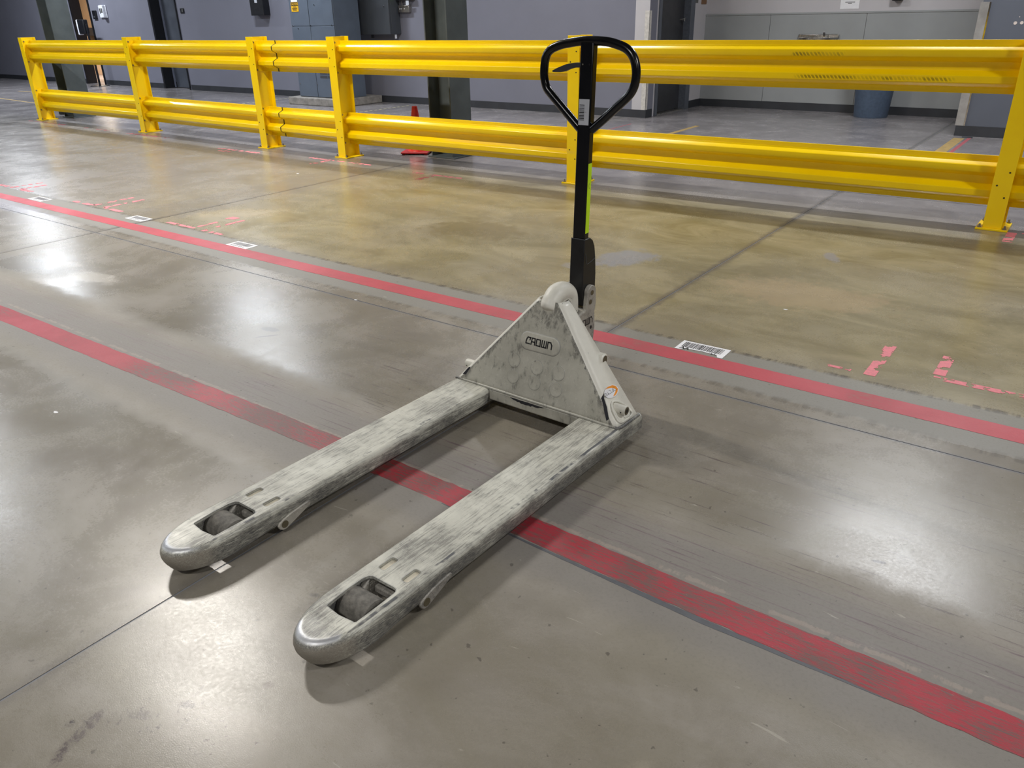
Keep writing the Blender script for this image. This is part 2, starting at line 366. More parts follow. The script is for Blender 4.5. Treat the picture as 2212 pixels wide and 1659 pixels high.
def tag(o, label, cat=None, group=None, kind=None):
    if label: o['label'] = label
    if cat: o['category'] = cat
    if group: o['group'] = group
    if kind: o['kind'] = kind
    return o
def thing(name, label, cat, loc, rz=0, group=None):
    o = bpy.data.objects.new(name, None); COL.objects.link(o); o.location = loc; o.rotation_euler = (0, 0, rz); o.empty_display_size = .1
    return tag(o, label, cat, group)
def struct(o): o['kind'] = 'structure'; return o
def text_part(name, s, size, mat, parent, mtx, depth=.0006, align='CENTER', bold=0, sx=1.):
    cu = bpy.data.curves.new('t', 'FONT'); cu.body = s; cu.size = size; cu.align_x = align; cu.align_y = 'CENTER'; cu.extrude = depth; cu.offset = bold
    t = bpy.data.objects.new('t', cu); COL.objects.link(t)
    dg = bpy.context.evaluated_depsgraph_get(); me = bpy.data.meshes.new_from_object(t.evaluated_get(dg))
    bpy.data.objects.remove(t); bpy.data.curves.remove(cu)
    me.transform(mtx @ Matrix.Diagonal((sx, 1, 1, 1))); me.materials.clear(); me.materials.append(mat); me.name = name
    o = bpy.data.objects.new(name, me); COL.objects.link(o); o.parent = parent; return o
def strokes(lines, wd, frame, th=.0008):
    """thick polylines in a 2D frame -> MB; frame(x,y,h) gives a 3D point"""
    mb = MB()
    for L in lines:
        for (x0, y0), (x1, y1) in zip(L, L[1:]):
            l = math.hypot(x1-x0, y1-y0) or 1e-6; dx, dy = (x1-x0)/l, (y1-y0)/l; h = wd/2
            a = (x0-dx*h, y0-dy*h); b = (x1+dx*h, y1+dy*h)
            q = [(a[0]-dy*h, a[1]+dx*h), (b[0]-dy*h, b[1]+dx*h), (b[0]+dy*h, b[1]-dx*h), (a[0]+dy*h, a[1]-dx*h)]
            mb.loft([[frame(x, y, 0) for x, y in q], [frame(x, y, th) for x, y in q]])
    return mb
CROWN = [[(.1,.72),(.28,1),(.95,1)], [(.1,.72),(0,.3),(0,0),(.85,0)], [(.95,1),(.82,.62)],
         [(1.2,0),(1.32,1),(2.0,1),(2.05,0)], [(1.25,.42),(2.02,.42)],
         [(2.4,1),(3.25,1),(3.35,0),(2.4,0),(2.4,1)],
         [(3.7,1),(3.7,0),(4.7,0),(4.7,1)], [(4.2,1),(4.2,0)],
         [(5.05,0),(5.05,1),(5.65,1),(5.98,.6),(5.98,0)]]

# ---------------------------------------------------------------- setting: floor slabs, walls, ceiling
XJ = [JX0+3.76*k for k in range(-9, 4)]; YJ = [JY0+3.8*k for k in range(-3, 4)]
fl = struct(MB().box(-36, 10, -9.2, 14.2, -.25, -.0015).build('floor', M_SEAL, smooth=0))
g = .003
for i, (xa, xb) in enumerate(zip([-36]+XJ, XJ+[10])):
    for j, (ya, yb) in enumerate(zip([-9.2]+YJ, YJ+[14.2])):
        if xb-xa < .05 or yb-ya < .05: continue
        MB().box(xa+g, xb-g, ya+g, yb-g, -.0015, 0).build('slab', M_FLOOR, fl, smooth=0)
TH = -.0130; WX, WY = -5.03, 9.71
def WL(s, d=0, z=0): return (WX+s*math.cos(TH)-d*math.sin(TH), WY+s*math.sin(TH)+d*math.cos(TH), z)
CEIL = 4.6
def wallseg(name, segs, mat, loc=(WX, WY, 0), rz=TH):
    mb = MB()
    for b in segs: mb.box(*b)
    return struct(mb.build(name, mat, None, smooth=0, loc=loc, rot=rz))
wb = wallseg('wall_back', [(-31, -14.72, 0, .2, 0, CEIL), (-14.72, -13.89, 0, .2, 2.1, CEIL), (-13.89, -11.44, 0, .2, 0, CEIL), (-11.44, -10.47, 0, .2, 2.1, CEIL), (-10.47, 0, 0, .2, 0, CEIL)], M_WALL)
bb = wallseg('baseboard_back', [(-31, -14.74, -.006, .0, 0, .1), (-13.86, -11.47, -.006, .0, 0, .1), (-10.44, .004, -.006, 0, 0, .1)], M_BASE)
# alcove
SX = -5.03
wallseg('wall_alcove_left', [(-.2, 0, .2, .2+.001, 0, .01), (-.2, 0, .2, .31, 0, CEIL), (-.2, 0, 1.28, 1.85, 0, CEIL), (-.2, 0, .31, 1.28, 2.1, CEIL), (-.2, 0, 0, .2, 0, CEIL)], M_ALC, (SX, WY, 0), 0)
wallseg('wall_alcove_back', [(SX-.2, -.9, 11.42, 11.6, 0, CEIL)], M_ALC, (0, 0, 0), 0)
wallseg('wall_right_of_alcove', [(-1.375, 8, 9.80, 10.0, 0, CEIL)], M_WALLR, (0, 0, 0), 0)
wallseg('wall_alcove_right', [(-1.375, -1.2, 9.801, 11.42, 0, CEIL)], M_ALC, (0, 0, 0), 0)
pn = wallseg('trim_1', [(SX, -4.1, 11.405, 11.42, .1, 1.195), (-4.095, -2.87, 11.405, 11.42, .1, 1.195), (-2.865, -1.375, 11.405, 11.42, .1, 1.195), (SX, -1.375, 11.398, 11.42, 1.195, 1.215)], M_PANEL, (0, 0, 0), 0)
wallseg('baseboard_alcove', [(SX, -1.375, 11.395, 11.42, 0, .1), (SX-.01, SX+.012, 11.02, 11.42, 0, .1), (SX-.01, SX+.012, WY-.006, 9.88, 0, .1)], M_BASE, (0, 0, 0), 0)
wallseg('baseboard_right', [(-1.385, 8, 9.788, 9.80, 0, .105)], M_BASE, (0, 0, 0), 0)
wallseg('wall_left', [(-36, -35.8, -9.2, 14, 0, CEIL)], M_WALL, (0, 0, 0), 0)
wallseg('wall_right', [(8, 8.2, -9.2, 10, 0, CEIL)], M_WALL, (0, 0, 0), 0)
wallseg('wall_front', [(-36, 8.2, -9.2, -9.0, 0, CEIL)], M_WALL, (0, 0, 0), 0)
wallseg('ceiling', [(-36, 8.2, -9.2, 14, CEIL, CEIL+.1)], M_CEIL, (0, 0, 0), 0)
# corner guards
wallseg('trim_2', [(-.062, .003, -.004, 0, .1, 1.277), (0, .003, -.004, .05, .1, 1.277)], simple('almond_corner_guard', 'c9c5bf', .4), (SX, WY, 0), 0)
wallseg('trim_3', [(-1.395, -1.312, 9.792, 9.80, .105, 1.285)], simple('brushed_steel_guard', '9c9a98', .45, .35, 5, .2), (0, 0, 0), 0)
wallseg('trim_4', [(-1.314, -1.300, 9.786, 9.80, .105, 1.285)], M_CHROME, (0, 0, 0), 0)
# door to the lit side room
d1 = thing('door_1', None, None, WL(-14.305), TH); d1['kind'] = 'structure'
MB().box(-.425, -.385, -.03, .2, 0, 2.12).build('door_frame', M_DBLACK, d1, smooth=0)
MB().box(.395, .425, -.03, .2, 0, 2.12).build('door_frame', M_DBLACK, d1, smooth=0)
MB().box(-.385, .395, -.03, .2, 2.08, 2.12).build('door_frame', M_DBLACK, d1, smooth=0)
wallseg('wall_side_room', [(-19.6, -13.0, 2.4, 2.5, 0, 2.6), (-19.6, -19.5, .2, 2.4, 0, 2.6), (-13.1, -13.0, .2, 2.4, 0, 2.6), (-19.6, -13.0, .2, 2.5, 2.6, 2.7)], M_TAN)
# second door, set back in a black reveal
d2 = thing('door_2', None, None, WL(-10.955), TH); d2['kind'] = 'structure'
MB().box(-.485, -.43, -.02, .24, 0, 2.12).build('door_frame', M_DBLACK, d2, smooth=0)
MB().box(.455, .485, -.02, .24, 0, 2.12).build('door_frame', M_DBLACK, d2, smooth=0)
MB().box(-.43, .455, -.02, .24, 2.08, 2.12).build('door_frame', M_DBLACK, d2, smooth=0)
lf = MB().box(-.43, .455, .19, .23, .012, 2.08).build('door_leaf', M_DOOR, d2, .003)
MB().box(-.41, -.35, .183, .19, .012, 2.08).build('edge_strip', simple('steel_edge_strip', '6b7080', .4), lf, smooth=0)
MB().box(-.34, -.325, .18, .19, .0125, .12).build('floor_bolt', M_DBLACK, lf, smooth=0)
# alcove door
d3 = thing('door_3', None, None, (SX, WY+.795, 0)); d3['kind'] = 'structure'
fr = S and simple('grey_door_frame', '565b64', .45)
MB().box(-.16, .02, -.555, -.49, 0, 2.12).build('door_frame', fr, d3, .003)
MB().box(-.16, .02, .36, .49, 0, 2.12).build('door_frame', fr, d3, .003)
MB().box(-.16, .02, -.49, .36, 2.07, 2.12).build('door_frame', fr, d3, .003)
MB().box(-.03, .012, .37, .42, 0, 2.10).build('door_stop', M_DKGREY, d3, .003)
lf = MB().box(-.12, -.08, -.49, .36, .015, 2.07).build('door_leaf', M_SDOOR, d3, .002, loc=(0, 0, 0))
lf = MB().cyl((-.08, .27, 1.16), (-.035, .27, 1.16), .012).cyl((-.04, .27, 1.16), (-.02, .27, 1.16), .026).build('door_knob', M_CHROME, d3)
MB().box(-.16, .0, -.49, .36, 0, .012).build('threshold', M_SS, d3, smooth=0)

# ---------------------------------------------------------------- ceiling lamps
KW = [(1, .90, .76), (.86, .92, 1.)]
for i, (lx, ly, wt, tone) in enumerate(LAMPS):
    t = thing('ceiling_lamp', 'linear ceiling lamp with white housing above the warehouse floor', 'lamp', (lx, ly, LAMP_H), 0, 'linear ceiling lamps out of frame')
    MB().box(-.6, .6, -.1, .1, .012, .07).build('housing', M_WPLAST, t, .01)
    MB().box(-.58, .58, -.085, .085, .004, .012).build('diffuser', M_GLOW, t, smooth=0)
    [MB().cyl((hx, 0, .07), (hx, 0, CEIL-LAMP_H), .004).build('hanger', M_SS, t) for hx in (-.4, .4)]
    ld = bpy.data.lights.new('lamp_light', 'AREA'); ld.shape = 'RECTANGLE'; ld.size = 1.16; ld.size_y = .14; ld.energy = wt
    ld.color = tuple(a*tone+b*(1-tone) for a, b in zip(*KW)); ld.spread = math.radians(170)
    lo = bpy.data.objects.new('lamp_light', ld); COL.objects.link(lo); lo.parent = t; lo.location = (0, 0, -.002)
ld = bpy.data.lights.new('side_room_light', 'AREA'); ld.size = .8; ld.energy = 150; ld.color = (1, .86, .70)
lo = bpy.data.objects.new('side_room_light', ld); COL.objects.link(lo); lo.location = WL(-16.6, 1.0, 2.55)

# ---------------------------------------------------------------- steel columns
def column(x, y, label):
    t = thing('steel_column', label, 'column', (x, y, 0))
    w2, d2_ = .14, .15
    MB().box(-w2, -w2+.014, -d2_, d2_, 0, CEIL).build('flange', M_COLUMN, t, .002)
    MB().box(w2-.014, w2, -d2_, d2_, 0, CEIL).build('flange', M_COLUMN, t, .002)
    MB().box(-w2+.014, w2-.014, -.006, .006, 0, CEIL).build('web', M_COLUMN, t, smooth=0)
    MB().box(-w2-.03, w2+.03, -d2_-.02, d2_+.02, 0, .014).build('base_plate', M_COLUMN, t, .002)
column(-5.28, 6.105, 'dark green-grey steel column standing behind the red cone')
column(-12.68, 6.10, 'dark green-grey steel column behind the left end of the guardrail')
o = MB().lathe([(.0, 0), (.10, 0), (.105, .01), (.10, .075), (.085, .09), (0, .09)], seg=24).build('rubber_foot', M_RUB, loc=(-13.28, 6.2, 0))
tag(o, 'black rubber foot on the floor beside the far left column', 'foot')

# ---------------------------------------------------------------- guardrail
POSTS = [(-12.76, 5.664, 'leftmost yellow guardrail post, at the free end of the rails'), (-9.978, 5.65, 'second yellow guardrail post from the left'),
         (-7.42, 5.565, 'third yellow guardrail post from the left, just left of the rail splices'), (-6.165, 5.545, 'fourth yellow guardrail post from the left, close beside the third'),
         (-3.483, 5.596, 'yellow guardrail post partly hidden behind the black pallet jack handle'), (-.474, 5.68, 'yellow guardrail post at the right edge of the photo'),
         (2.55, 5.74, 'yellow guardrail post carrying the rails beyond the right edge of the photo')]
PH = 1.112
proto = None
for x, y, lab in POSTS:
    if proto is None:
        t = thing('guardrail_post', lab, 'post', (x, y, 0), 0, 'guardrail posts')
        MB().box(-.052, .052, -.0965, -.088, .012, PH).build('front_flange', M_YEL, t, .0015)
        MB().box(-.052, .052, .088, .0965, .012, PH).build('back_flange', M_YEL, t, .0015)
        MB().box(-.004, .004, -.088, .088, .012, PH).build('web', M_YEL, t, smooth=0)
        MB().box(-.088, .088, -.118, .118, 0, .012).build('base_plate', M_YEL, t, .002)
        for sx in (-1, 1):
            for sy_ in (-1, 1):
                MB().cyl((sx*.068, sy_*.1, .012), (sx*.068, sy_*.1, .02), .012, seg=6).cyl((sx*.068, sy_*.1, .02), (sx*.068, sy_*.1, .034), .006, seg=10).build('anchor_bolt', M_STEELBOLT, t)
        for k, z in enumerate((1.0, .925, .85, .35, .27, .2)):
            for sx in ((-.026,) if k % 3 == 1 else (.026,)):
                MB().cyl((sx, -.0978, z), (sx, -.0964, z), .0055, seg=10).build('bolt_hole', M_HOLE, t)
        proto = t
    else:
        t = proto.copy(); COL.objects.link(t); t.location = (x, y, 0); t['label'] = lab
        for ch in proto.children:
            c = ch.copy(); COL.objects.link(c); c.parent = t
RH = .297
def rail_profile(zb, off=0.):
    f = [(0, .015), (.0, .0), (.012, .0), (.095, .002), (.17, -.05), (.19, -.055), (.30, -.055), (.325, -.05), (.41, .0), (.57, .0), (.65, -.05), (.67, -.055), (.79, -.055), (.81, -.05), (.895, 0), (.985, .0), (1.0, .0), (1.0, .015)]
    return [(y+.018-off, zb+RH*(1-t)) for t, y in f]
def rail(i, j, zb, label, group, xa=None, xb=None, off=0., plates=(1, 1)):
    (x0, y0, _), (x1, y1, _) = POSTS[i], POSTS[j]
    x0 = x0 if xa is None else xa; x1 = x1 if xb is None else xb
    f = lambda x: POSTS[i][1]+(x-POSTS[i][0])*(POSTS[j][1]-POSTS[i][1])/(POSTS[j][0]-POSTS[i][0])
    y0, y1 = f(x0), f(x1); L = math.hypot(x1-x0, y1-y0); rz = math.atan2(y1-y0, x1-x0)
    t = thing('guardrail_beam', label, 'guardrail', ((x0+x1)/2, (y0+y1)/2, zb), rz, group)
    prof = rail_profile(0, off); a, b = -L/2+(.006 if plates[0] else .002), L/2-(.006 if plates[1] else .002)
    mb = MB(); R = [[mb.bm.verts.new((q, y, z)) for y, z in prof] for q in (a, b)]
    for k in range(len(prof)-1): mb.face([R[0][k], R[0][k+1], R[1][k+1], R[1][k]])
    mb.build('w_beam', M_YEL, t, .003, 2, 20, solid=.004, solid_off=-1)
    for side, q in ((0, a), (1, b)):
        if not plates[side]: continue
        d = 1 if side == 0 else -1; px = q-.001*d
        pl_ = MB().prism([(-.075, 0), (.035, 0), (.035, RH), (-.075, RH)], 'x', px, px+.006*d).build('end_plate', M_YEL, t, .001)
        for zz in (.016, RH*.5, RH-.016):
            yy = -.056 if zz != RH*.5 else -.066
            MB().cyl((px+.006*d, yy, zz), (px+.015*d, yy, zz), .0105, seg=6).cyl((px+.012*d, yy, zz), (px+.022*d, yy, zz), .006, seg=10).build('bolt', M_STEELBOLT if zz != RH*.5 else M_YEL, pl_)
    return t
names = ['between the leftmost and second posts', 'between the second and third posts from the left', None, 'from the fourth post to behind the pallet jack handle', 'from behind the jack handle to the right edge post', 'past the post at the right edge of the photo']
for zb, hi, spl in ((.778, 'upper', -7.14), (.128, 'lower', -7.17)):
    for k in range(6):
        if k == 2:
            rail(2, 3, zb, f'{hi} short yellow guardrail stub from the third post to the wavy splice seam', 'guardrail beams', xb=spl-.009, plates=(1, 0))
            t = rail(2, 3, zb, f'{hi} yellow guardrail beam between the wavy splice seam and the fourth post', 'guardrail beams', xa=spl+.009, off=.003, plates=(0, 1))
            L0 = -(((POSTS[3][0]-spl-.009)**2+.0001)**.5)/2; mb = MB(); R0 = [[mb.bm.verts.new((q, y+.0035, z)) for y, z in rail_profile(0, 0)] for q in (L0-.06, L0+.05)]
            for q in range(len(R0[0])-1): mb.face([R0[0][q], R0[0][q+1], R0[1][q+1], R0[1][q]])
            mb.build('dark_gap_backing', simple('shadowed_brown_steel', '3d2b08', .7), t, smooth=20)  # added backing strip; the splice gap's shade is put into its dark colour
        else: rail(k, k+1, zb, f'{hi} ribbed yellow guardrail beam {names[k]}', 'guardrail beams')

# ---------------------------------------------------------------- pallet jack
JX, JY, JR = -1.36463, 1.91168, -.02042
jack = thing('pallet_jack', 'scuffed off-white manual pallet jack with upright black loop handle', 'pallet jack', (JX, JY, 0), JR)
def evalmesh(o):
    dg = bpy.context.evaluated_depsgraph_get(); me = bpy.data.meshes.new_from_object(o.evaluated_get(dg)); return me
def make_fork(uc):
    lv = [(.0855, .0668, .104), (.0852, .0690, .108), (.0842, .0720, .114), (.0825, .0748, .119), (.0795, .0775, .125), (.075, .0793, .130), (.069, .080, .133), (.060, .080, .135), (.052, .080, .134), (.040, .080, .130), (None, .0775, .120)]
    rings = []
    for z, wd, L in lv:
        pts = []
        back = .141-(.0 if (z or 0) < .08 else (.0855-.08)*0)
        side = [(.141, 1), (.05, 1), (-.3, 1), (-.6, 1), (-.85, 1), (-.93, 1), (-1.0, 1), (-1.035, 1)]
        arc = [math.pi/2*k/10 for k in range(1, 20)]
        for v, s_ in side: pts.append((wd, v))
        for a in arc:
            pts.append((wd*abs(math.cos(a))**.93*(1 if math.cos(a) > 0 else -1), -1.035-(L+.015)*math.sin(a)))
        for v, s_ in reversed(side): pts.append((-wd, v))
        rr = []
        for u, v in pts:
            zz = z
            if z is None or z < .036:
                zb = .036-.010*min(1, max(0, (-.9-v)/.12)) if v > -1.02 else .026
                zz = zb-(.0 if z is not None else .0035)
                if z is not None: zz = zb+.001
            rr.append((uc+u, v, zz))
        rings.append(rr)
    f = MB().loft(rings).build('fork', M_FORK, jack)
    cuts = []
    def cut(mb): c = mb.build('c', M_FORK, jack, smooth=0); cuts.append(c)
    cut(MB().box(uc-.068, uc+.068, -.935, .131, 0, .078))
    op = [(-.0425, -.965), (-.0405, -.955), (-.037, -.947), (-.029, -.9415), (.040, -.9405), (.048, -.943), (.0525, -.949), (.054, -.958), (.0548, -1.0), (.0545, -1.068), (.052, -1.0715), (.007, -1.0765), (-.036, -1.0725), (-.0385, -1.069), (-.043, -1.01)]
    cut(MB().prism([(uc+u, v) for u, v in op], 'z', 0, .12))
    cut(MB().box(uc-.055, uc+.066, -1.085, -.92, 0, .0775))
    def rrect(a, b, c, d, r=.006):
        out = []
        for cx, cy_, s0 in ((b-r, d-r, 0), (a+r, d-r, 1), (a+r, c+r, 2), (b-r, c+r, 3)):
            for k in range(4): t = math.pi/2*(s0+k/3); out.append((cx+r*math.cos(t), cy_+r*math.sin(t)))
        return out
    for a, b in ((-.0435, -.0225), (.0325, .0535)): cut(MB().prism([(uc+u, v) for u, v in rrect(a, b, -.912, -.863)], 'z', .05, .12))
    for c in cuts:
        m = f.modifiers.new('cut', 'BOOLEAN'); m.operation = 'DIFFERENCE'; m.object = c; m.solver = 'EXACT'
    me = evalmesh(f); f.modifiers.clear(); f.data = me; me.name = 'fork'
    for c in cuts: bpy.data.objects.remove(c)
    me.polygons.foreach_set('use_smooth', [True]*len(me.polygons)); me.set_sharp_from_angle(angle=math.radians(30))
    return f
for uc in (-.2575, .2675):
    f = make_fork(uc)
    R = .040; wv = -1.0
    def off(p): return (p[0]+uc, p[1], p[2])
    prof = [(-.0465, .013), (-.0465, R-.005), (-.0435, R), (.0435, R), (.0465, R-.005), (.0465, .013)]
    mb = MB(); mb.loft([[(uc-.008+a, wv+r*math.cos(t), R+.001+r*math.sin(t)) for t in [2*math.pi*k/36 for k in range(36)]] for a, r in prof])
    wl = mb.build('load_wheel', M_WHEEL, f)
    MB().cyl((uc-.062, wv, R), (uc+.046, wv, R), .0095).build('axle', M_PIN, wl)
    # wheel carrier with cast number plate, and the pale link bars under the slots
    br = MB().prism([(-1.015, .024), (-.985, .024), (-.93, .012), (-.90, .03), (-.90, .060), (-.94, .066), (-.985, .052), (-1.015, .05)], 'x', uc-.0655, uc-.0565).build('wheel_bracket', M_GREYC, f, .0015)
    MB().prism([(-1.015, .024), (-.985, .024), (-.93, .012), (-.90, .03), (-.90, .060), (-.94, .066), (-.985, .052), (-1.015, .05)], 'x', uc+.0415, uc+.0505).build('wheel_bracket', M_GREYC, f, .0015)
    MB().prism([(-.965, .016), (-.90, .016), (-.90, .074), (-.945, .076), (-.965, .06)], 'x', uc-.054, uc-.037).build('wheel_carrier', M_GREYC, f, .003)
    mt = Matrix(((0, 0, 1, uc-.0368), (1, 0, 0, -.930), (0, 1, 0, .052), (0, 0, 0, 1)))
    MB().box(-.024, .024, -.014, .014, 0, .0012, mt).build('number_plate', M_GREYC, f, smooth=0)
    mt2 = Matrix(((0, 0, 1, uc-.0357), (1, 0, 0, -.930), (0, 1, 0, .052), (0, 0, 0, 1))) @ Matrix.Rotation(math.pi, 4, 'Z')
    text_part('cast_numerals', '000201', .013, M_GREYC, f, mt2 @ Matrix.Translation((0, -.006, 0)), .0009)
    text_part('cast_numerals', '008996', .013, M_GREYC, f, mt2 @ Matrix.Translation((0, .007, 0)), .0009)
    MB().box(uc-.060, uc-.015, -.93, -.84, .066, .0772).build('link_bar', M_PALE, f, .001); MB().box(uc+.018, uc+.062, -.93, -.84, .066, .0772).build('link_bar', M_PALE, f, .001)
    MB().box(uc-.05, uc+.055, -.935, -.92, .03, .05).build('cross_shaft', M_GREYC, f, .004)
    for sd, side_u in ((1, uc+.0805), (-1, uc-.0805)):
        poly = [(-.792, .050), (-.796, .042), (-.872, .0135), (-.882, .010), (-.893, .0115), (-.902, .018), (-.9055, .028), (-.900, .036), (-.885, .043), (-.86, .049), (-.82, .054), (-.797, .055)]
        k = MB().prism(poly, 'x', side_u-.006*sd, side_u+.0035*sd).build('push_rod_lug', M_GREYC, f, .002)
        MB().cyl((side_u+.002*sd, -.885, .0275), (side_u+.0055*sd, -.885, .0275), .0105, seg=24).build('lug_pin', M_PIN, f)
# cross member and bulkhead
MB().box(-.18, .19, .0, .135, .044, .085).build('crossbeam', M_BODY, jack, .005, 3)
MB().tube(smoothpath([(-.335, .006, .0865), (-.2, .004, .088), (0, .004, .087), (.2, .004, .088), (.318, .004, .0868), (.338, .016, .087), (.341, .06, .087), (.342, .125, .087)], 5), [.0052]*36, 10).build('weld_bead', M_BODY, jack)
NT = 24; rings = []
for k in range(NT+1):
    t = k/NT; hw = .332*(1-t)+.047*t; vf = .004+.103*t; vr = .126+.026*t; z = .085+.327*t; r = .018
    prof = [(-hw, vr), (-hw, vf+r+.03), (-hw, vf+r)]
    for q in range(1, 6): a = math.pi/2*q/5; prof.append((-hw+r*(1-math.cos(a)), vf+r*(1-math.sin(a))))
    for q in range(1, 12): prof.append((-hw+r+(2*hw-2*r)*q/12, vf))
    for q in range(0, 6): a = math.pi/2*(1-q/5); prof.append((hw-r*(1-math.cos(a)), vf+r*(1-math.sin(a))))
    prof += [(hw, vf+r+.03), (hw, vr)]
    rings.append([(u+.002, v, z) for u, v in prof])
def bulk_mat():
    return M_BODY
mb = MB(); mb.loft(rings, cap=False, closed=False)
bulk = mb.build('bulkhead', M_BODY, jack, 0, smooth=60, solid=.006, solid_off=0)
bulk.data.materials.append(M_WHITE)
for p in bulk.data.polygons:
    if abs(p.normal.x) > .30: p.material_index = 1
# raised logo pad and the letters on the slanted plate
SL = math.atan2(.103, .327)
def plate_frame(x, y, h):   # x across, y up the plate, from plate centre (u .0, z .275)
    z = .275+y*math.cos(SL); v = .004+.103*(z-.085)/.327
    return Vector((x, v-(.0032+h)*math.cos(SL), z+(.0032+h)*math.sin(SL)))
pad = []
for hh, gr in ((0, .006), (.0028, .002), (.0034, 0)):
    ring = []
    for k in range(28):
        a = 2*math.pi*k/28; cx = .048 if math.cos(a) > 0 else -.052
        ring.append(plate_frame(cx+(.026+gr)*math.cos(a), (.026+gr)*math.sin(a), hh))
    pad.append(ring)
lp = MB().loft(pad).build('logo_pad', M_BODY, jack)
strokes([[(-.056+p[0]*.0172, -.009+p[1]*.021) for p in L] for L in CROWN], .0042, lambda x, y, h: plate_frame(x, y, .0034+h), .0005).build('lettering', M_PRINT, lp, smooth=0)
for uu, zz in ((-.094, .201), (-.088, .149), (.002, .148), (.002, .198), (.089, .147), (.088, .199)):
    y = (zz-.275)/math.cos(SL)
    MB().loft([[plate_frame(uu+r*math.cos(a), y+r*math.sin(a), h) for a in [2*math.pi*k/24 for k in range(24)]] for r, h in ((.0265, -.001), (.0255, .0005), (.022, .0009), (.019, .0004))]).build('plug_weld', M_BODY, jack)
chips = simple('bare_dark_steel', '2c2d33', .5)
rnd = random.Random(3)
def chip(pts, frame, jack_=jack, name='paint_chip'):
    MB().loft([[frame(x, y, 0) for x, y in pts], [frame(x, y, .0007) for x, y in pts]]).build(name, chips, jack_, smooth=0)
def jag(x0, x1, y, h, n):
    top = [(x0+(x1-x0)*k/n, y+h*.12*rnd.random()) for k in range(n+1)]; bot = [(x1-(x1-x0)*k/n, y-h*(.5+.5*rnd.random())*(1-abs(2*k/n-1)**3)) for k in range(n+1)]
    return top+bot
chip(jag(-.085, .055, .079, .012, 18), lambda x, y, h: Vector((x, -.0003-h, y)))
chip([(-.305+a*1., .012+b) for a, b in ((0, 0), (.022, .030), (.03, .034), (.028, .026), (.014, .002))], lambda x, y, h: plate_frame(x, y-.19, h+.0003))
chip([(.272, -.1), (.276, -.115), (.292, -.14), (.307, -.175), (.3, -.183), (.288, -.16), (.277, -.135), (.266, -.118)], lambda x, y, h: plate_frame(x-.006, y, h+.0003))
# shaft ends, recess rim, stop knobs
MB().cyl((-.325, .058, .127), (.335, .058, .127), .0155, seg=24).build('rocker_shaft', M_WHITE, jack)
MB().cyl((.3345, .058, .127), (.3362, .058, .127), .0125, seg=20).build('shaft_end_ring', M_PIN, jack)
MB().cyl((.336, .058, .127), (.3366, .058, .127), .006, seg=16).build('shaft_end_hole', M_RUB, jack)
MB().cyl((.322, .0432, .1235), (.322, .0422, .1232), .0026, seg=10).build('grease_hole', M_RUB, jack)
MB().cyl((-.315, .0425, .124), (-.315, .042, .1238), .0026, seg=10).build('grease_hole', M_RUB, jack)
MB().cyl((.18, .135, .243), (.2, .135, .243), .020, seg=24).cyl((.2, .135, .243), (.204, .135, .243), .02, .016, seg=24).build('stop_knob', M_WHITE, jack)
MB().cyl((.2035, .135, .243), (.2045, .135, .243), .0135, seg=20).build('knob_face', M_PIN, jack)
def fl_pt(v, z, h=0.):
    u = .337+.002-.285*(z-.085)/.327+.0015; n = Vector((.327, 0, .285)).normalized(); return Vector((u, v, z))+n*(h+.0002)
MB().tube(smoothpath([fl_pt(v, z) for v, z in ((.0529, .1471), (.0354, .1394), (.0262, .1204), (.0258, .0994), (.055, .094), (.1016, .0973), (.1034, .115), (.08, .138))], 5, True), .0035, 8, True).build('recess_rim', M_WHITE, jack)
cr = [(.0516,.1814),(.0729,.1834),(.0963,.1805),(.1084,.1743),(.1098,.1655),(.0988,.1601),(.0839,.1569),(.0686,.157),(.072,.1583),(.0884,.1626),(.0998,.167),(.0969,.1711),(.0841,.1767),(.0683,.1801)]
bgp = [(.0755+.039*math.cos(a), .1695+.0145*math.sin(a)) for a in [2*math.pi*k/30 for k in range(30)]]
dc = MB().loft([[fl_pt(v, z, 0) for v, z in bgp], [fl_pt(v, z, .0004) for v, z in bgp]]).build('decal', M_LABEL, jack, smooth=0)
dc['label'] = 'small oval service sticker with orange crescent'
MB().loft([[fl_pt(v, z, .0004) for v, z in cr], [fl_pt(v, z, .0008) for v, z in cr]]).build('crescent', M_ORANGE, dc, smooth=0)
q = lambda x, y, h: fl_pt(x, y, .0004+h)
strokes([[(.028, .1678), (.108, .1662)], [(.038, .1738), (.0455, .1736), (.047, .1728), (.0465, .1702), (.038, .1702)], [(.0525, .1692), (.0585, .1692)], [(.0555, .1692), (.0555, .174)],
         [(.064, .174), (.0725, .174)], [(.0725, .174), (.0725, .1688)], [(.0885, .1688), (.0885, .174)], [(.0805, .1688), (.0885, .1688)], [(.082, .1714), (.0885, .1714)]], .0009, q, .0004).build('sticker_text', M_GREYINK, dc, smooth=0)
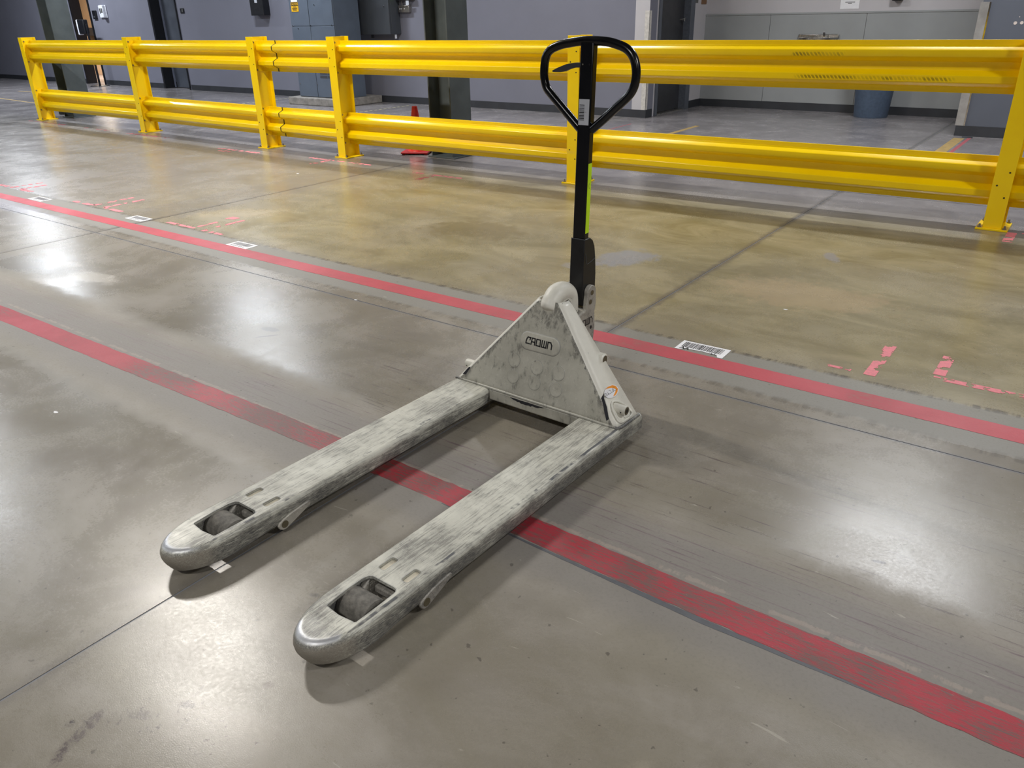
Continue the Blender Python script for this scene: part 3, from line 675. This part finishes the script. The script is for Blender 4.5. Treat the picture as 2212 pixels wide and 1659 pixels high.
# nose cap over the pump, piston, yoke
MB().tube(smoothpath([(.002, .094, .383), (.002, .099, .389), (.002, .108, .397), (.002, .128, .413), (.002, .152, .425), (.002, .186, .423), (.002, .212, .407), (.002, .219, .380), (.002, .219, .345)], 5),
          [.004, .014, .019, .022, .024, .0255, .0265, .0275, .028, .0285, .029, .030, .031, .0315, .032, .0325, .033, .0335] + [.034]*30, 28).build('nose_cap', M_WHITE, jack, smooth=80)
MB().prism([(.112, .345), (.118, .385), (.135, .405), (.16, .418), (.19, .415), (.222, .385), (.222, .345)], 'x', -.027, .031).build('nose_web', M_WHITE, jack, .010, 3)
MB().cyl((.002, .213, .30), (.002, .213, .35), .024, seg=28).build('pump_piston', M_GREYC, jack)
MB().cyl((.002, .213, .352), (.002, .213, .342), .0355, .031, seg=28).build('piston_seal', M_RUB, jack)
yk = MB().prism([(.175, .16), (.31, .19), (.322, .27), (.318, .335), (.26, .345), (.175, .325)], 'x', -.046, .048).build('steering_yoke', M_GREYC, jack, .006, 3)
yk['label'] = 'grimy cast steering yoke below the handle'
MB().box(-.06, .06, .17, .27, .1, .2).build('pump_body', M_HYDRO, jack, .01)
for sd, (ua, ub) in ((1, (.031, .048)), (-1, (-.046, -.029))):
    poly = [(.262, .335), (.266, .36)]
    for k in range(13): a = math.pi*(1-k/12)+.12; poly.append((.297+.026*math.cos(a), .397+.026*math.sin(a)))
    poly += [(.325, .35), (.318, .325)]
    MB().prism(poly, 'x', ua, ub).build('ear', M_GREYC, yk, .003)
    uo = ub if sd > 0 else ua
    for vz in ((.297, .397), (.287, .366)):
        MB().cyl((uo-.002*sd, vz[0], vz[1]), (uo+.0015*sd, vz[0], vz[1]), .0085, seg=20).build('pivot_pin', M_PIN, yk)
strokes([[(.204+p[0]*.0163, .2885+p[1]*.021) for p in L] for L in CROWN], .0034, lambda x, y, h: Vector((.0481+h, x, y)), .0006).build('lettering', M_PRINT, yk, smooth=0)
MB().cyl((.047, .293, .272), (.0486, .293, .272), .0065, seg=16).build('plug_hole', M_RUB, yk)
for uu in (-.05, .054):
    prof = [(-.0225, .03), (-.0225, .078), (-.018, .085), (.018, .085), (.0225, .078), (.0225, .03)]
    mb = MB(); mb.loft([[(uu+a, .232+r*math.cos(t), .085+r*math.sin(t)) for t in [2*math.pi*k/40 for k in range(40)]] for a, r in prof]); mb.build('steer_wheel', M_RUB, jack)
MB().cyl((-.075, .232, .085), (.08, .232, .085), .014).build('steer_axle', M_PIN, jack)
# handle
def HV(z): return .2745+(z-.58)*.05     # front face of the square tube
def hslab(name, u0, u1, z0, z1, d0, d1, mat, parent, bev=.002):
    mb = MB(); mb.loft([[(u0, HV(z)+d0, z), (u1, HV(z)+d0, z), (u1, HV(z)+d1, z), (u0, HV(z)+d1, z)] for z in (z0, z1)]); return mb.build(name, mat, parent, bev)
HU = .0035
tb = hslab('handle_tube', HU-.0235, HU+.0235, .5, 1.183, 0, .026, M_BLACK, jack, .003)
lk = hslab('barcode_label', HU-.0195, HU+.0185, .943, 1.02, -.0006, .0, M_LABEL2, tb, 0)
# tilt the label slightly with the photo: bars run across, stacked up the tube
mb = MB(); z = .957
while z < 1.004:
    h = rnd.choice((.0006, .001, .0018, .0028)); zz = z
    mb.loft([[(HU-.0175, HV(a)-.001, a), (HU+.001, HV(a)-.001, a), (HU+.001, HV(a)-.0005, a), (HU-.0175, HV(a)-.0005, a)] for a in (zz, zz+h)]); z += h+rnd.choice((.0008, .0014, .0022))
mb.build('bars', M_PRINT, tb, smooth=0)
mtn = Matrix(((0, 1, 0, HU+.006), (0, 0, -1, HV(.982)-.0007), (1, 0, 0, .982), (0, 0, 0, 1)))
text_part('label_digit', '1', .008, M_PRINT, tb, mtn, .0003)
def side_slab(name, z0, z1, d0, d1, mat, parent):
    mb = MB(); mb.loft([[(HU+.0235, HV(z)+d0, z), (HU+.0241, HV(z)+d0, z), (HU+.0241, HV(z)+d1, z), (HU+.0235, HV(z)+d1, z)] for z in (z0, z1)]); return mb.build(name, mat, parent, 0, smooth=0)
side_slab('reflective_tape', .602, .826, .003, .0235, M_LIME, tb)
MB().tube([Vector((HU+.0243, HV(.745)+.014+.0045*math.cos(a)*.7, .755+.008*math.sin(a))) for a in [.3+5.2*k/14 for k in range(15)]], .0004, 5).build('pen_mark', M_GREYINK, tb)
for uu in (-.012, .012): MB().cyl((HU+uu, HV(1.12)+.001, 1.12), (HU+uu, HV(1.12)-.0012, 1.12), .0026, seg=12).build('rivet', M_STEELBOLT if uu < 0 else M_BLACKM, tb)
lp_ = [(-.018, .93), (-.06, .9655), (-.10, 1.0), (-.135, 1.03), (-.152, 1.048), (-.1615, 1.075), (-.163, 1.105), (-.158, 1.137), (-.142, 1.159), (-.107, 1.173), (-.065, 1.1805), (-.005, 1.1865), (.06, 1.184), (.1, 1.1765), (.135, 1.164), (.158, 1.143), (.1705, 1.111), (.1715, 1.077), (.163, 1.05), (.145, 1.028), (.105, .994), (.065, .96), (.026, .929)]
MB().tube(smoothpath([(u, HV(z)+.0135, z) for u, z in lp_], 5), .0135, 18).build('handle_loop', M_BLACK, jack, smooth=80)
lev = [(-.018, 1.128), (-.045, 1.1275), (-.075, 1.123), (-.105, 1.113), (-.127, 1.104), (-.1285, 1.101), (-.125, 1.099), (-.1, 1.099), (-.083, 1.101), (-.066, 1.108), (-.045, 1.113), (-.018, 1.114)]
MB().prism([(u+.001, z-.0035) for u, z in lev], 'y', HV(1.12)+.004, HV(1.12)+.022).build('release_lever', M_LEVER, jack, .003, 3)
sh = [(.2695, .583), (.306, .583), (.322, .572), (.334, .55), (.341, .51), (.345, .45), (.343, .39), (.33, .352), (.30, .34), (.272, .35), (.262, .40), (.2625, .45)]
so = MB().prism(sh, 'x', HU-.0265, HU+.0275).build('handle_shroud', M_BLACKM, jack, .003, 3)
MB().tube(smoothpath([(HU+.028, .277, .535), (HU+.028, .281, .51), (HU+.028, .288, .497), (HU+.028, .31, .5), (HU+.028, .339, .508)], 5), .0008, 6).build('seam_ridge', simple('worn_plastic_edge', '54565a', .5), so)
MB().tube([(HU-.026, .2693, .5835), (HU+.027, .2693, .5835)], .0011, 8).build('collar_lip', simple('worn_collar_edge', '44464b', .4), so)

# ---------------------------------------------------------------- lines, tape scraps and bar-coded stickers on the floor
def ribbon(name, up, lo, mat, label, cat='tape', z=.0006, wob=.0015, group=None):
    xs = []; x = up[0][0]
    x1 = up[-1][0]
    def itp(T, x):
        for (a, b), (c, d) in zip(T, T[1:]):
            if a <= x <= c: return b+(d-b)*(x-a)/(c-a)
        return T[-1][1]
    while x < x1: xs.append(x); x += .03 if -3.5 < x < .3 else .12
    xs.append(x1); r = random.Random(5); mb = MB(); rows = []
    for x in xs:
        rows.append([(x, itp(lo, x)+(r.random()-.5)*wob, 0), (x, itp(lo, x)+(r.random()-.5)*wob, z), (x, itp(up, x)+(r.random()-.5)*wob, z), (x, itp(up, x)+(r.random()-.5)*wob, 0)])
    o = mb.loft(rows).build(name, mat, None, smooth=0); tag(o, label, cat, group); return o
ribbon('floor_tape', [(-20, 2.70), (-7.4, 2.749), (-6.2, 2.757), (-4.3, 2.774), (-1.4, 2.79), (6, 2.79)], [(-20, 2.6), (-7.4, 2.652), (-6.1, 2.657), (-4.3, 2.668), (-1.3, 2.685), (6, 2.685)], M_TAPE1, 'clean red floor line passing behind the pallet jack', z=.0008)
ribbon('floor_tape', [(-20, 1.36), (-4.3, 1.444), (-3.2, 1.46), (-2.16, 1.477), (-1.28, 1.474), (-.5, 1.460), (.13, 1.459), (6, 1.45)], [(-20, 1.26), (-4.05, 1.346), (-3.0, 1.364), (-2.0, 1.381), (-1.27, 1.382), (-.5, 1.368), (.14, 1.362), (6, 1.35)], M_TAPE2, 'worn scratched red floor line passing under the forks', wob=.005)
ribbon('line_residue', [(-1.3, 1.3795), (-.95, 1.372), (-.5, 1.366), (-.1, 1.364)], [(-1.3, 1.377), (-.95, 1.364), (-.5, 1.348), (-.1, 1.360)], simple('grey_adhesive_residue', '55575c', .5), 'dark grey adhesive strip along the lower edge of the worn red line', 'residue', z=.0005)
def sticker(cx, cy_, wd, hd, rz, label, text=False, torn=False, rs=1):
    ink = M_PRINT if text else M_FAINT
    t = thing('barcode_sticker', label, 'sticker', (cx, cy_, 0), rz, 'bar-coded floor stickers')
    r = random.Random(rs); pts = [(-wd/2, -hd/2)]
    if torn:
        for k in range(1, 20):
            x = -wd/2+wd*k/20; f = k/20
            e = 0 if f < .12 else .012+.014*math.sin((f-.12)*3.6) if f < .86 else 0
            pts.append((x, -hd/2+max(0, e+(r.random()-.5)*.004)))
    pts += [(wd/2, -hd/2), (wd/2, hd/2), (-wd/2, hd/2)]
    MB().prism(pts, 'z', .0008, .0014).build('label_sheet', M_LABEL, t, smooth=0)
    mb = MB(); x = -wd/2+.016
    while x < wd/2-.022:
        b = r.choice((.0012, .0018, .0030, .0045)); mb.box(x, x+b, -hd/2+.034, hd/2-.012, .0014, .0018); x += b+r.choice((.0015, .0022, .0034))
    mb.build('bars', ink, t, smooth=0)
    if text: text_part('label_text', 'AA', .03, M_PRINT, t, Matrix.Translation((-wd/2+.036, -hd/2+.022, .0014)), .0004, bold=.001); text_part('label_text', 'LL', .026, M_PRINT, t, Matrix.Translation((wd/2-.045, -hd/2+.026, .0014)), .0004)
    else: mb = MB(); [mb.box(-wd/2+.03+k*.019, -wd/2+.042+k*.019, -hd/2+.012, -hd/2+.026, .0014, .0018) for k in range(7)]; mb.build('label_text', M_FAINT, t, smooth=0)
sticker(-1.155, 2.844, .206, .1, .02, 'torn white bar-coded sticker on the red line right of the jack', True, True, 2)
sticker(-4.205, 2.822, .2, .095, 0, 'white bar-coded floor sticker nearest to the pallet jack of the three on the left', rs=3)
sticker(-5.462, 2.868, .205, .095, 0, 'white bar-coded floor sticker middle of the three on the left', rs=4)
sticker(-6.82, 2.81, .215, .096, 0, 'white bar-coded floor sticker farthest left along the red line', rs=5)
def scraps(regions, label, dens=.5, cell=.006, seed=1, mat=M_PINK):
    from mathutils import noise
    mb = MB()
    cx = sum(r_[0]+r_[1] for r_ in regions)/2/len(regions); cy_ = sum(r_[2]+r_[3] for r_ in regions)/2/len(regions)
    for x0, x1, y0, y1 in regions:
        nx, ny = max(2, int((x1-x0)/cell)), max(2, int((y1-y0)/cell))
        V = {}
        def vt(i, j):
            if (i, j) not in V:
                jx = (noise.noise((i*3.1, j*2.7, seed))*.4); V[(i, j)] = mb.bm.verts.new((x0+(x1-x0)*(i+jx)/nx-cx, y0+(y1-y0)*(j+jx)/ny-cy_, .0009))
            return V[(i, j)]
        for i in range(nx):
            for j in range(ny):
                if noise.noise(((x0+i*cell)*26, (y0+j*cell)*26, seed*7.3))+.35*noise.noise(((x0+i*cell)*90, (y0+j*cell)*90, seed)) > .5-dens:
                    mb.face([vt(i, j), vt(i+1, j), vt(i+1, j+1), vt(i, j+1)])
    o = mb.build('tape_scraps', mat, None, smooth=0, loc=(cx, cy_, 0), solid=.0006, solid_off=-1); tag(o, label, 'tape scraps', 'pink tape scraps')
scraps([(-.553, -.51, 2.955, 3.305)], 'flaking pink tape stroke nearer to the torn sticker, right side', .58, .005, 2)
scraps([(-.338, -.296, 3.1, 3.31), (-.33, -.02, 3.05, 3.085)], 'flaking pink L-shaped tape at the right edge of the photo', .66, .005, 3)
scraps([(-.69, -.6, 2.955, 2.975)], 'tiny pink tape flakes between the torn sticker and the pink stroke', .45, .005, 4)
scraps([(-5.18, -4.86, 2.905, 2.935), (-4.89, -4.86, 2.93, 3.11), (-4.76, -4.54, 2.90, 2.93), (-4.77, -4.74, 2.93, 3.24), (-4.92, -4.84, 3.2, 3.27)], 'broken pink tape marks between the middle and nearest left stickers', .62, .012, 5)
scraps([(-6.49, -6.2, 2.905, 2.94), (-6.22, -6.18, 2.93, 3.25), (-6.06, -5.79, 2.905, 2.94), (-6.07, -6.03, 2.93, 3.25)], 'broken pink tape marks between the far left and middle stickers', .62, .014, 6)
scraps([(-7.8, -7.54, 2.9, 2.94), (-7.58, -7.54, 2.93, 3.17), (-7.42, -7.2, 2.9, 2.94), (-7.43, -7.38, 2.93, 3.15)], 'broken pink tape marks left of the farthest sticker', .55, .014, 7)
scraps([(-.385, -.335, 5.33, 5.58), (-.33, -.2, 5.56, 5.6)], 'pink tape scraps on the floor beside the right edge guardrail post', .6, .01, 8)
scraps([(-12.9, -11.8, 5.43, 5.48), (-11.2, -10.6, 5.4, 5.45), (-10.1, -9.2, 5.38, 5.44)], 'faded pink tape scraps in front of the two leftmost guardrail posts', .45, .02, 9, M_RLINE)
scraps([(-7.9, -7.2, 5.2, 5.25), (-7.75, -7.55, 5.1, 5.15), (-6.5, -5.6, 5.28, 5.32), (-6.2, -6.15, 5.05, 5.28)], 'faded pink tape scraps in front of the third and fourth guardrail posts', .5, .018, 10, M_PINK)
scraps([(-5.0, -4.4, 5.2, 5.24), (-4.75, -4.7, 4.98, 5.2)], 'faded pink tape scraps in front of the red cone', .5, .016, 11, M_RLINE)
def strip(name, a, b, wd, mat, label, cat, z=.0006, x0=None):
    a, b = Vector((a[0], a[1], 0)), Vector((b[0], b[1], 0)); d = (b-a); L = d.length; rz = math.atan2(d.y, d.x); m = (a+b)/2
    o = MB().box(-L/2, L/2, -wd/2, wd/2, 0, z).build(name, mat, None, smooth=0, loc=m, rot=rz); return tag(o, label, cat)
strip('floor_line', (-1.305, 9.62), (-1.295, 6.6), .10, M_FLINE, 'faded ochre floor line beyond the rails, near the right wall corner', 'floor line')
strip('floor_line', (-1.215, 9.70), (-1.205, 6.6), .035, M_RLINE, 'thin red floor line beside the ochre line beyond the rails', 'floor line', .0007)
strip('floor_line', (-17.8, 7.04), (-14.9, 6.78), .05, M_FLINE, 'pale orange floor line at the far left, beyond the rail end', 'floor line')
strip('floor_line', (-19.1, 8.03), (-18.0, 8.05), .05, M_FLINE, 'second pale orange floor line farther back at the far left', 'floor line')
strip('floor_line', (-4.9, 9.1), (-4.86, 7.7), .02, M_RLINE, 'thin red floor line between column and alcove, ending near the wall', 'floor line')
strip('floor_line', (-4.1, 9.3), (-4.08, 8.2), .06, M_FLINE, 'short orange floor line left of the alcove mouth beyond the rails', 'floor line')
def dashes(a, b, n, wd, label):
    t = thing('dashed_floor_line', label, 'floor line', (a[0], a[1], 0), math.atan2(b[1]-a[1], b[0]-a[0])); L = math.hypot(b[0]-a[0], b[1]-a[1])
    for k in range(n): MB().box(L*k/n, L*(k+.55)/n, -wd/2, wd/2, 0, .0006).build('dash', M_HAZ, t, smooth=0)
dashes((-9.12, 8.2), (-9.08, 9.55), 14, .035, 'dashed pale yellow floor line right of the switchgear cabinet')
dashes((-11.95, 8.0), (-12.0, 9.6), 16, .035, 'dashed pale yellow floor line left of the switchgear cabinet')
for px, py, s, wh in ((-1.035, 3.496, .010, 'behind the pallet jack, right of the handle'), (-5.876, 4.643, .016, 'in front of the third guardrail post'), (-2.83, 1.022, .012, 'at the far left below the worn red line'), (-2.83, 2.486, .01, 'below the clean red line left of the jack')):
    o = MB().loft([[(s*math.cos(a)*(1+.3*math.sin(3*a)), s*.5*math.sin(a), h) for a in [2*math.pi*k/10 for k in range(10)]] for h in (0, .0015)]).build('paper_scrap', M_LABEL, loc=(px, py, 0)); tag(o, 'tiny white paper scrap on the floor ' + wh, 'litter', 'white paper scraps')

# ---------------------------------------------------------------- things behind the guardrail
# cone
cn = thing('traffic_cone', 'small red-orange traffic cone behind the lower rail, left of the column', 'cone', (-5.71, 6.06, 0), .5)
MB().box(-.14, .14, -.14, .14, .012, .028).box(-.13, -.1, -.13, -.1, 0, .012).box(.1, .13, -.13, -.1, 0, .012).box(-.13, -.1, .1, .13, 0, .012).box(.1, .13, .1, .13, 0, .012).build('cone_base', M_CONEB, cn, .004)
MB().lathe([(0, .028), (.095, .028), (.09, .036), (.026, .455), (.022, .455), (.02, .44), (0, .44)], seg=36).build('cone_body', M_CONE, cn)
# bin
bn = thing('waste_bin', 'round slate-blue waste bin in the alcove under the upper rail', 'bin', (-2.56, 11.1, 0))
MB().lathe([(0, 0), (.195, 0), (.2, .01), (.25, .68), (.262, .685), (.262, .71), (.245, .71), (.19, .03), (0, .03)], seg=40).build('bin_body', M_BIN, bn)
# fountain
df = thing('drinking_fountain', 'stainless drinking fountain on the alcove panel above the rail', 'drinking fountain', (-3.43, 11.405, .90))
def halfo(rx, ry, y0=0): return [(rx*math.cos(a), y0-ry*math.sin(a)) for a in [math.pi*k/20 for k in range(21)]]
MB().loft([[(x*.55, y*.5, -.16) for x, y in halfo(.26, .32)], [(x*.95, y*.95, -.03) for x, y in halfo(.26, .32)], [(x, y, 0) for x, y in halfo(.26, .32)], [(x, y, .018) for x, y in halfo(.26, .32)], [(x*.85, y*.85, .016) for x, y in halfo(.26, .32)], [(x*.6, y*.6, -.03) for x, y in halfo(.26, .32)]]).build('basin', M_SS, df, .003)
MB().box(-.26, .26, -.03, 0, .0, .055).build('back_splash', M_SS, df, .01)
MB().cyl((.1, -.1, 0), (.1, -.1, .05), .012).cyl((.1, -.1, .045), (.1, -.13, .085), .018, .012).build('spout', M_CHROME, df)
nt = thing('paper_notice', 'white printed paper notice taped on the alcove wall above the fountain', 'notice', (-3.1, 11.418, 1.245))
MB().box(-.115, .115, -.0015, 0, 0, .29).build('sheet', M_LABEL, nt, smooth=0)
mb = MB()
for k, (zz, wd) in enumerate(((.06, .05), (.075, .12), (.12, .16), (.15, .14))): mb.box(-wd/2, wd/2, -.0022, -.0015, zz, zz+.007)
mb.build('printed_text', M_GREYINK, nt, smooth=0)
ds = thing('wall_dispenser', 'black wall dispenser at the top of the alcove wall, above the bin', 'dispenser', (-2.53, 11.42, 1.295))
MB().box(-.06, .06, -.1, 0, .03, .3).build('dispenser_body', M_DBLACK, ds, .015, 3); MB().box(-.035, .02, -.104, -.1, .045, .09).build('front_label', M_GREYINK, ds, smooth=0)
o = MB().box(-.003, 0, -.05, .05, -.06, .06).build('wall_switch', M_GREYINK, loc=(SX+.004, 11.06, 1.42)); tag(o, 'small grey wall switch beside the alcove door frame', 'switch')
o = MB().box(0, .008, -.06, .1, 0, .25).build('notice_board', M_BROWN, loc=(SX, 11.28, 1.345)); tag(o, 'small brown board on the alcove side wall near its corner', 'board')
for k, (sx, sz, s) in enumerate(((-1.055, 1.09, .016), (-1.0, 1.092, .016), (-1.03, 1.145, .004))):
    o = MB().cyl((0, .0, 0), (0, -.003, 0), s, seg=9).build('wall_plug', simple('pale_filler', 'c9bdb6', .8), loc=(sx, 9.80, sz)); tag(o, ('left pale filler spot on the blue-grey wall by the right edge', 'right pale filler spot on the blue-grey wall by the right edge', 'smallest pale dot above the filler spots on the right wall')[k], 'wall filler', 'filler spots on the right wall')
o = MB().loft([[(.05*math.cos(a), .02*math.sin(a), h) for a in [2*math.pi*k/10 for k in range(10)]] for h in (0, .01)]).build('debris', M_DKGREY, loc=(-1.24, 9.68, 0)); tag(o, 'dark scrap on the floor at the end of the red line by the right wall', 'litter')
# switchgear cabinet on its pad
pd = MB().box(-.68, .6, -.47, .43, 0, .115).build('concrete_pad', M_PAD, None, .012, 3, loc=WL(-5.42, -.5), rot=TH); tag(pd, 'rough low concrete pad under the blue-grey switchgear cabinet', 'concrete pad')
cb = thing('switchgear_cabinet', 'tall blue-grey electrical switchgear cabinet with caution sign', 'cabinet', WL(-5.42, -.6, .115), TH)
MB().box(-.51, .51, -.24, .27, 0, 2.1).build('cabinet_body', M_CAB, cb, .004)
for a, b in ((-.505, -.055), (-.05, .505)):
    dd = MB().box(a+.002, b-.002, -.255, -.24, .01, 1.05).build('door', M_CAB, cb, .003); MB().box(a+.002, b-.002, -.255, -.24, 1.055, 2.09).build('door', M_CAB, cb, .003)
for a, zt in ((.05, .30), (.05, .355), (.05, .41), (.05, .465), (.24, .30), (.24, .355), (.24, .41), (.24, .465)): MB().box(a, a+.17, -.2575, -.255, zt, zt+.035).build('vent_slot', M_DKGREY, cb, smooth=0)
for a in (-.42, -.24): MB().box(a, a+.15, -.2575, -.255, .465, .49).build('vent_slot', M_DKGREY, cb, smooth=0)
for a, z in ((-.47, 1.06), (-.03, 1.06), (.46, 1.06), (-.34, 1.02), (.1, 1.35), (-.46, .2), (-.04, .2)): MB().cyl((a, -.255, z), (a, -.262, z), .009, seg=10).build('latch', M_CHROME, cb)
cs = MB().box(-.45, -.28, -.259, -.255, 1.262, 1.395).build('caution_sign', M_CAUT, cb, smooth=0); cs['label'] = 'yellow and black caution sign'
MB().box(-.445, -.285, -.2605, -.259, 1.345, 1.39).build('header_band', M_PRINT, cs, smooth=0)
mtx = Matrix(((1, 0, 0, -.365), (0, 0, -1, -.2606), (0, 1, 0, 1.366), (0, 0, 0, 1))); text_part('sign_word', 'CAUTION', .04, M_CAUT, cs, mtx, .0008, bold=.0006)
mb = MB(); [mb.box(-.365-wd/2, -.365+wd/2, -.2603, -.259, z, z+.008) for z, wd in ((1.325, .07), (1.31, .13), (1.294, .11), (1.277, .09))]; mb.build('sign_text', M_PRINT, cs, smooth=0)
MB().box(-.44, -.29, -.259, -.255, 1.40, 1.5).build('white_label', M_LABEL, cb, smooth=0)
# enclosures on the wall
eb = thing('electrical_enclosure', 'dark grey wall enclosure right of the switchgear cabinet', 'enclosure', WL(-4.70, -.002, 1.025), TH)
MB().box(-.37, .36, -.2, 0, 0, 1.3).build('enclosure_body', M_DKGREY, eb, .006); MB().box(-.37, .355, -.235, -.2, .0, 1.3).build('front_door', M_DKGREY, eb, .006)
MB().cyl((.25, -.235, .4), (.25, -.243, .4), .01).build('latch', M_CHROME, eb); MB().box(-.2, -.17, -.12, -.08, -.05, 0).build('conduit_stub', M_DKGREY, eb, smooth=0); MB().box(.33, .345, -.12, -.09, -.06, 0).build('conduit_stub', M_WPLAST, eb, smooth=0)
eb2 = thing('wall_box', 'black wall box with small white tag, left of the switchgear cabinet', 'wall box', WL(-7.74, 0, 1.345), TH)
MB().box(-.17, .2, -.14, 0, 0, .6).build('box_body', M_DBLACK, eb2, .006); MB().box(-.02, .05, -.1435, -.14, .20, .25).build('tag', M_LABEL2, eb2, smooth=0); MB().box(-.06, .08, -.1432, -.14, .26, .4).build('window_recess', M_DKGREY, eb2, smooth=0)
jb = thing('junction_box', 'small galvanized outlet box with conduit beside the dark enclosure', 'outlet box', WL(-4.2, 0, 1.33), TH)
MB().box(-.11, .11, -.06, 0, 0, .1).build('box_body', M_SS, jb, .004); MB().cyl((-.05, -.03, .1), (-.05, -.03, .19), .009).build('conduit', M_SS, jb)
for a in (-.08, -.05, .02): MB().cyl((a, -.06, .05), (a, -.063, .05), .008, seg=10).build('knockout', M_LABEL2, jb)
MB().box(-.14, .2, -.08, 0, .17, .24).build('upper_box', M_DKGREY, jb, .004); MB().box(-.13, .01, -.085, -.08, .178, .25).build('warning_label', M_LIME, jb, smooth=0); MB().box(.08, .14, -.083, -.08, .1, .16).build('plate', M_LABEL2, jb, smooth=0)
# items left of the second door
wd_ = thing('sanitizer_dispenser', 'white wall-mounted dispenser between the two far left doors', 'dispenser', WL(-13.31, 0, 1.38), TH)
MB().box(-.15, .15, -.03, 0, 0, .25).build('back_plate', M_WPLAST, wd_, .02, 3); MB().prism([(-.02, -.03), (.05, -.09), (.13, -.09), (.14, -.03)], 'z', .01, .25).build('cover', M_WPLAST, wd_, .012, 3)
MB().box(-.11, -.075, -.033, -.03, .09, .19).build('window_slot', M_PRINT, wd_, smooth=0); MB().box(.06, .12, -.093, -.09, .1, .19).build('label', M_GREYINK, wd_, smooth=0)
cr_ = thing('card_reader', 'black wall card reader beside the lit doorway', 'card reader', WL(-13.69, 0, 1.365), TH)
MB().box(-.075, .075, -.035, 0, 0, .17).build('reader_body', M_DBLACK, cr_, .01, 3); MB().box(-.03, .03, -.038, -.035, .03, .06).build('keypad', M_DKGREY, cr_, smooth=0)
sw = thing('wall_switch', 'small dark square switch plate right of the recessed door', 'switch', WL(-10.28, 0, 1.42), TH)
MB().box(-.065, .065, -.012, 0, 0, .09).build('plate', M_DBLACK, sw, .003); MB().box(-.005, .04, -.02, -.012, .02, .07).build('rocker', M_GREYINK, sw, .003)
stn = thing('dispenser_stand', 'black dispenser on a slim floor stand before the lit doorway', 'stand', (-18.63, 9.58, 0), 0)
MB().lathe([(0, 0), (.2, 0), (.2, .006), (.19, .012), (0, .014)], seg=36).build('base', M_DBLACK, stn)
MB().box(-.025, .025, -.015, .015, .01, 1.27).build('pole', M_DBLACK, stn, .003)
MB().box(-.28, -.02, -.05, .06, 1.07, 1.36).build('dispenser_head', M_DBLACK, stn, .02, 3); MB().box(-.32, -.27, -.055, .055, 1.05, 1.36).build('clear_front', M_WPLAST, stn, .02, 3)
# furniture seen through the doorway
cbn = thing('side_room_counter', 'tan counter with black open shelf inside the lit doorway', 'counter', WL(-16.9, 1.9, 0), TH)
MB().box(-1.3, 1.3, -.02, .4, 0, .55).build('counter_panel', M_TAN2, cbn, .004); MB().box(-1.3, 1.3, .0, .4, .55, .62).build('counter_top', M_DBLACK, cbn, .004)
MB().box(-1.3, 1.3, .02, .4, .98, 1.18).build('shelf_unit', M_DBLACK, cbn, .004); [MB().box(a, a+.05, .02, .4, .62, .98).build('upright', M_TAN, cbn, .004) for a in (-1.3, 1.25)]
pnl = MB().box(-.25, .25, -.02, .02, 0, 2.2).build('leaning_board', M_TAN2, loc=WL(-17.0, 1.7, .0), rot=TH); tag(pnl, 'pale tan board standing inside the lit doorway', 'board')

for o in list(bpy.data.objects):
    if o.parent and o.name.split('.')[0] in ('bars', 'label_text', 'sign_text', 'printed_text', 'lettering', 'sticker_text', 'sign_word', 'cast_numerals'): o['kind'] = 'stuff'
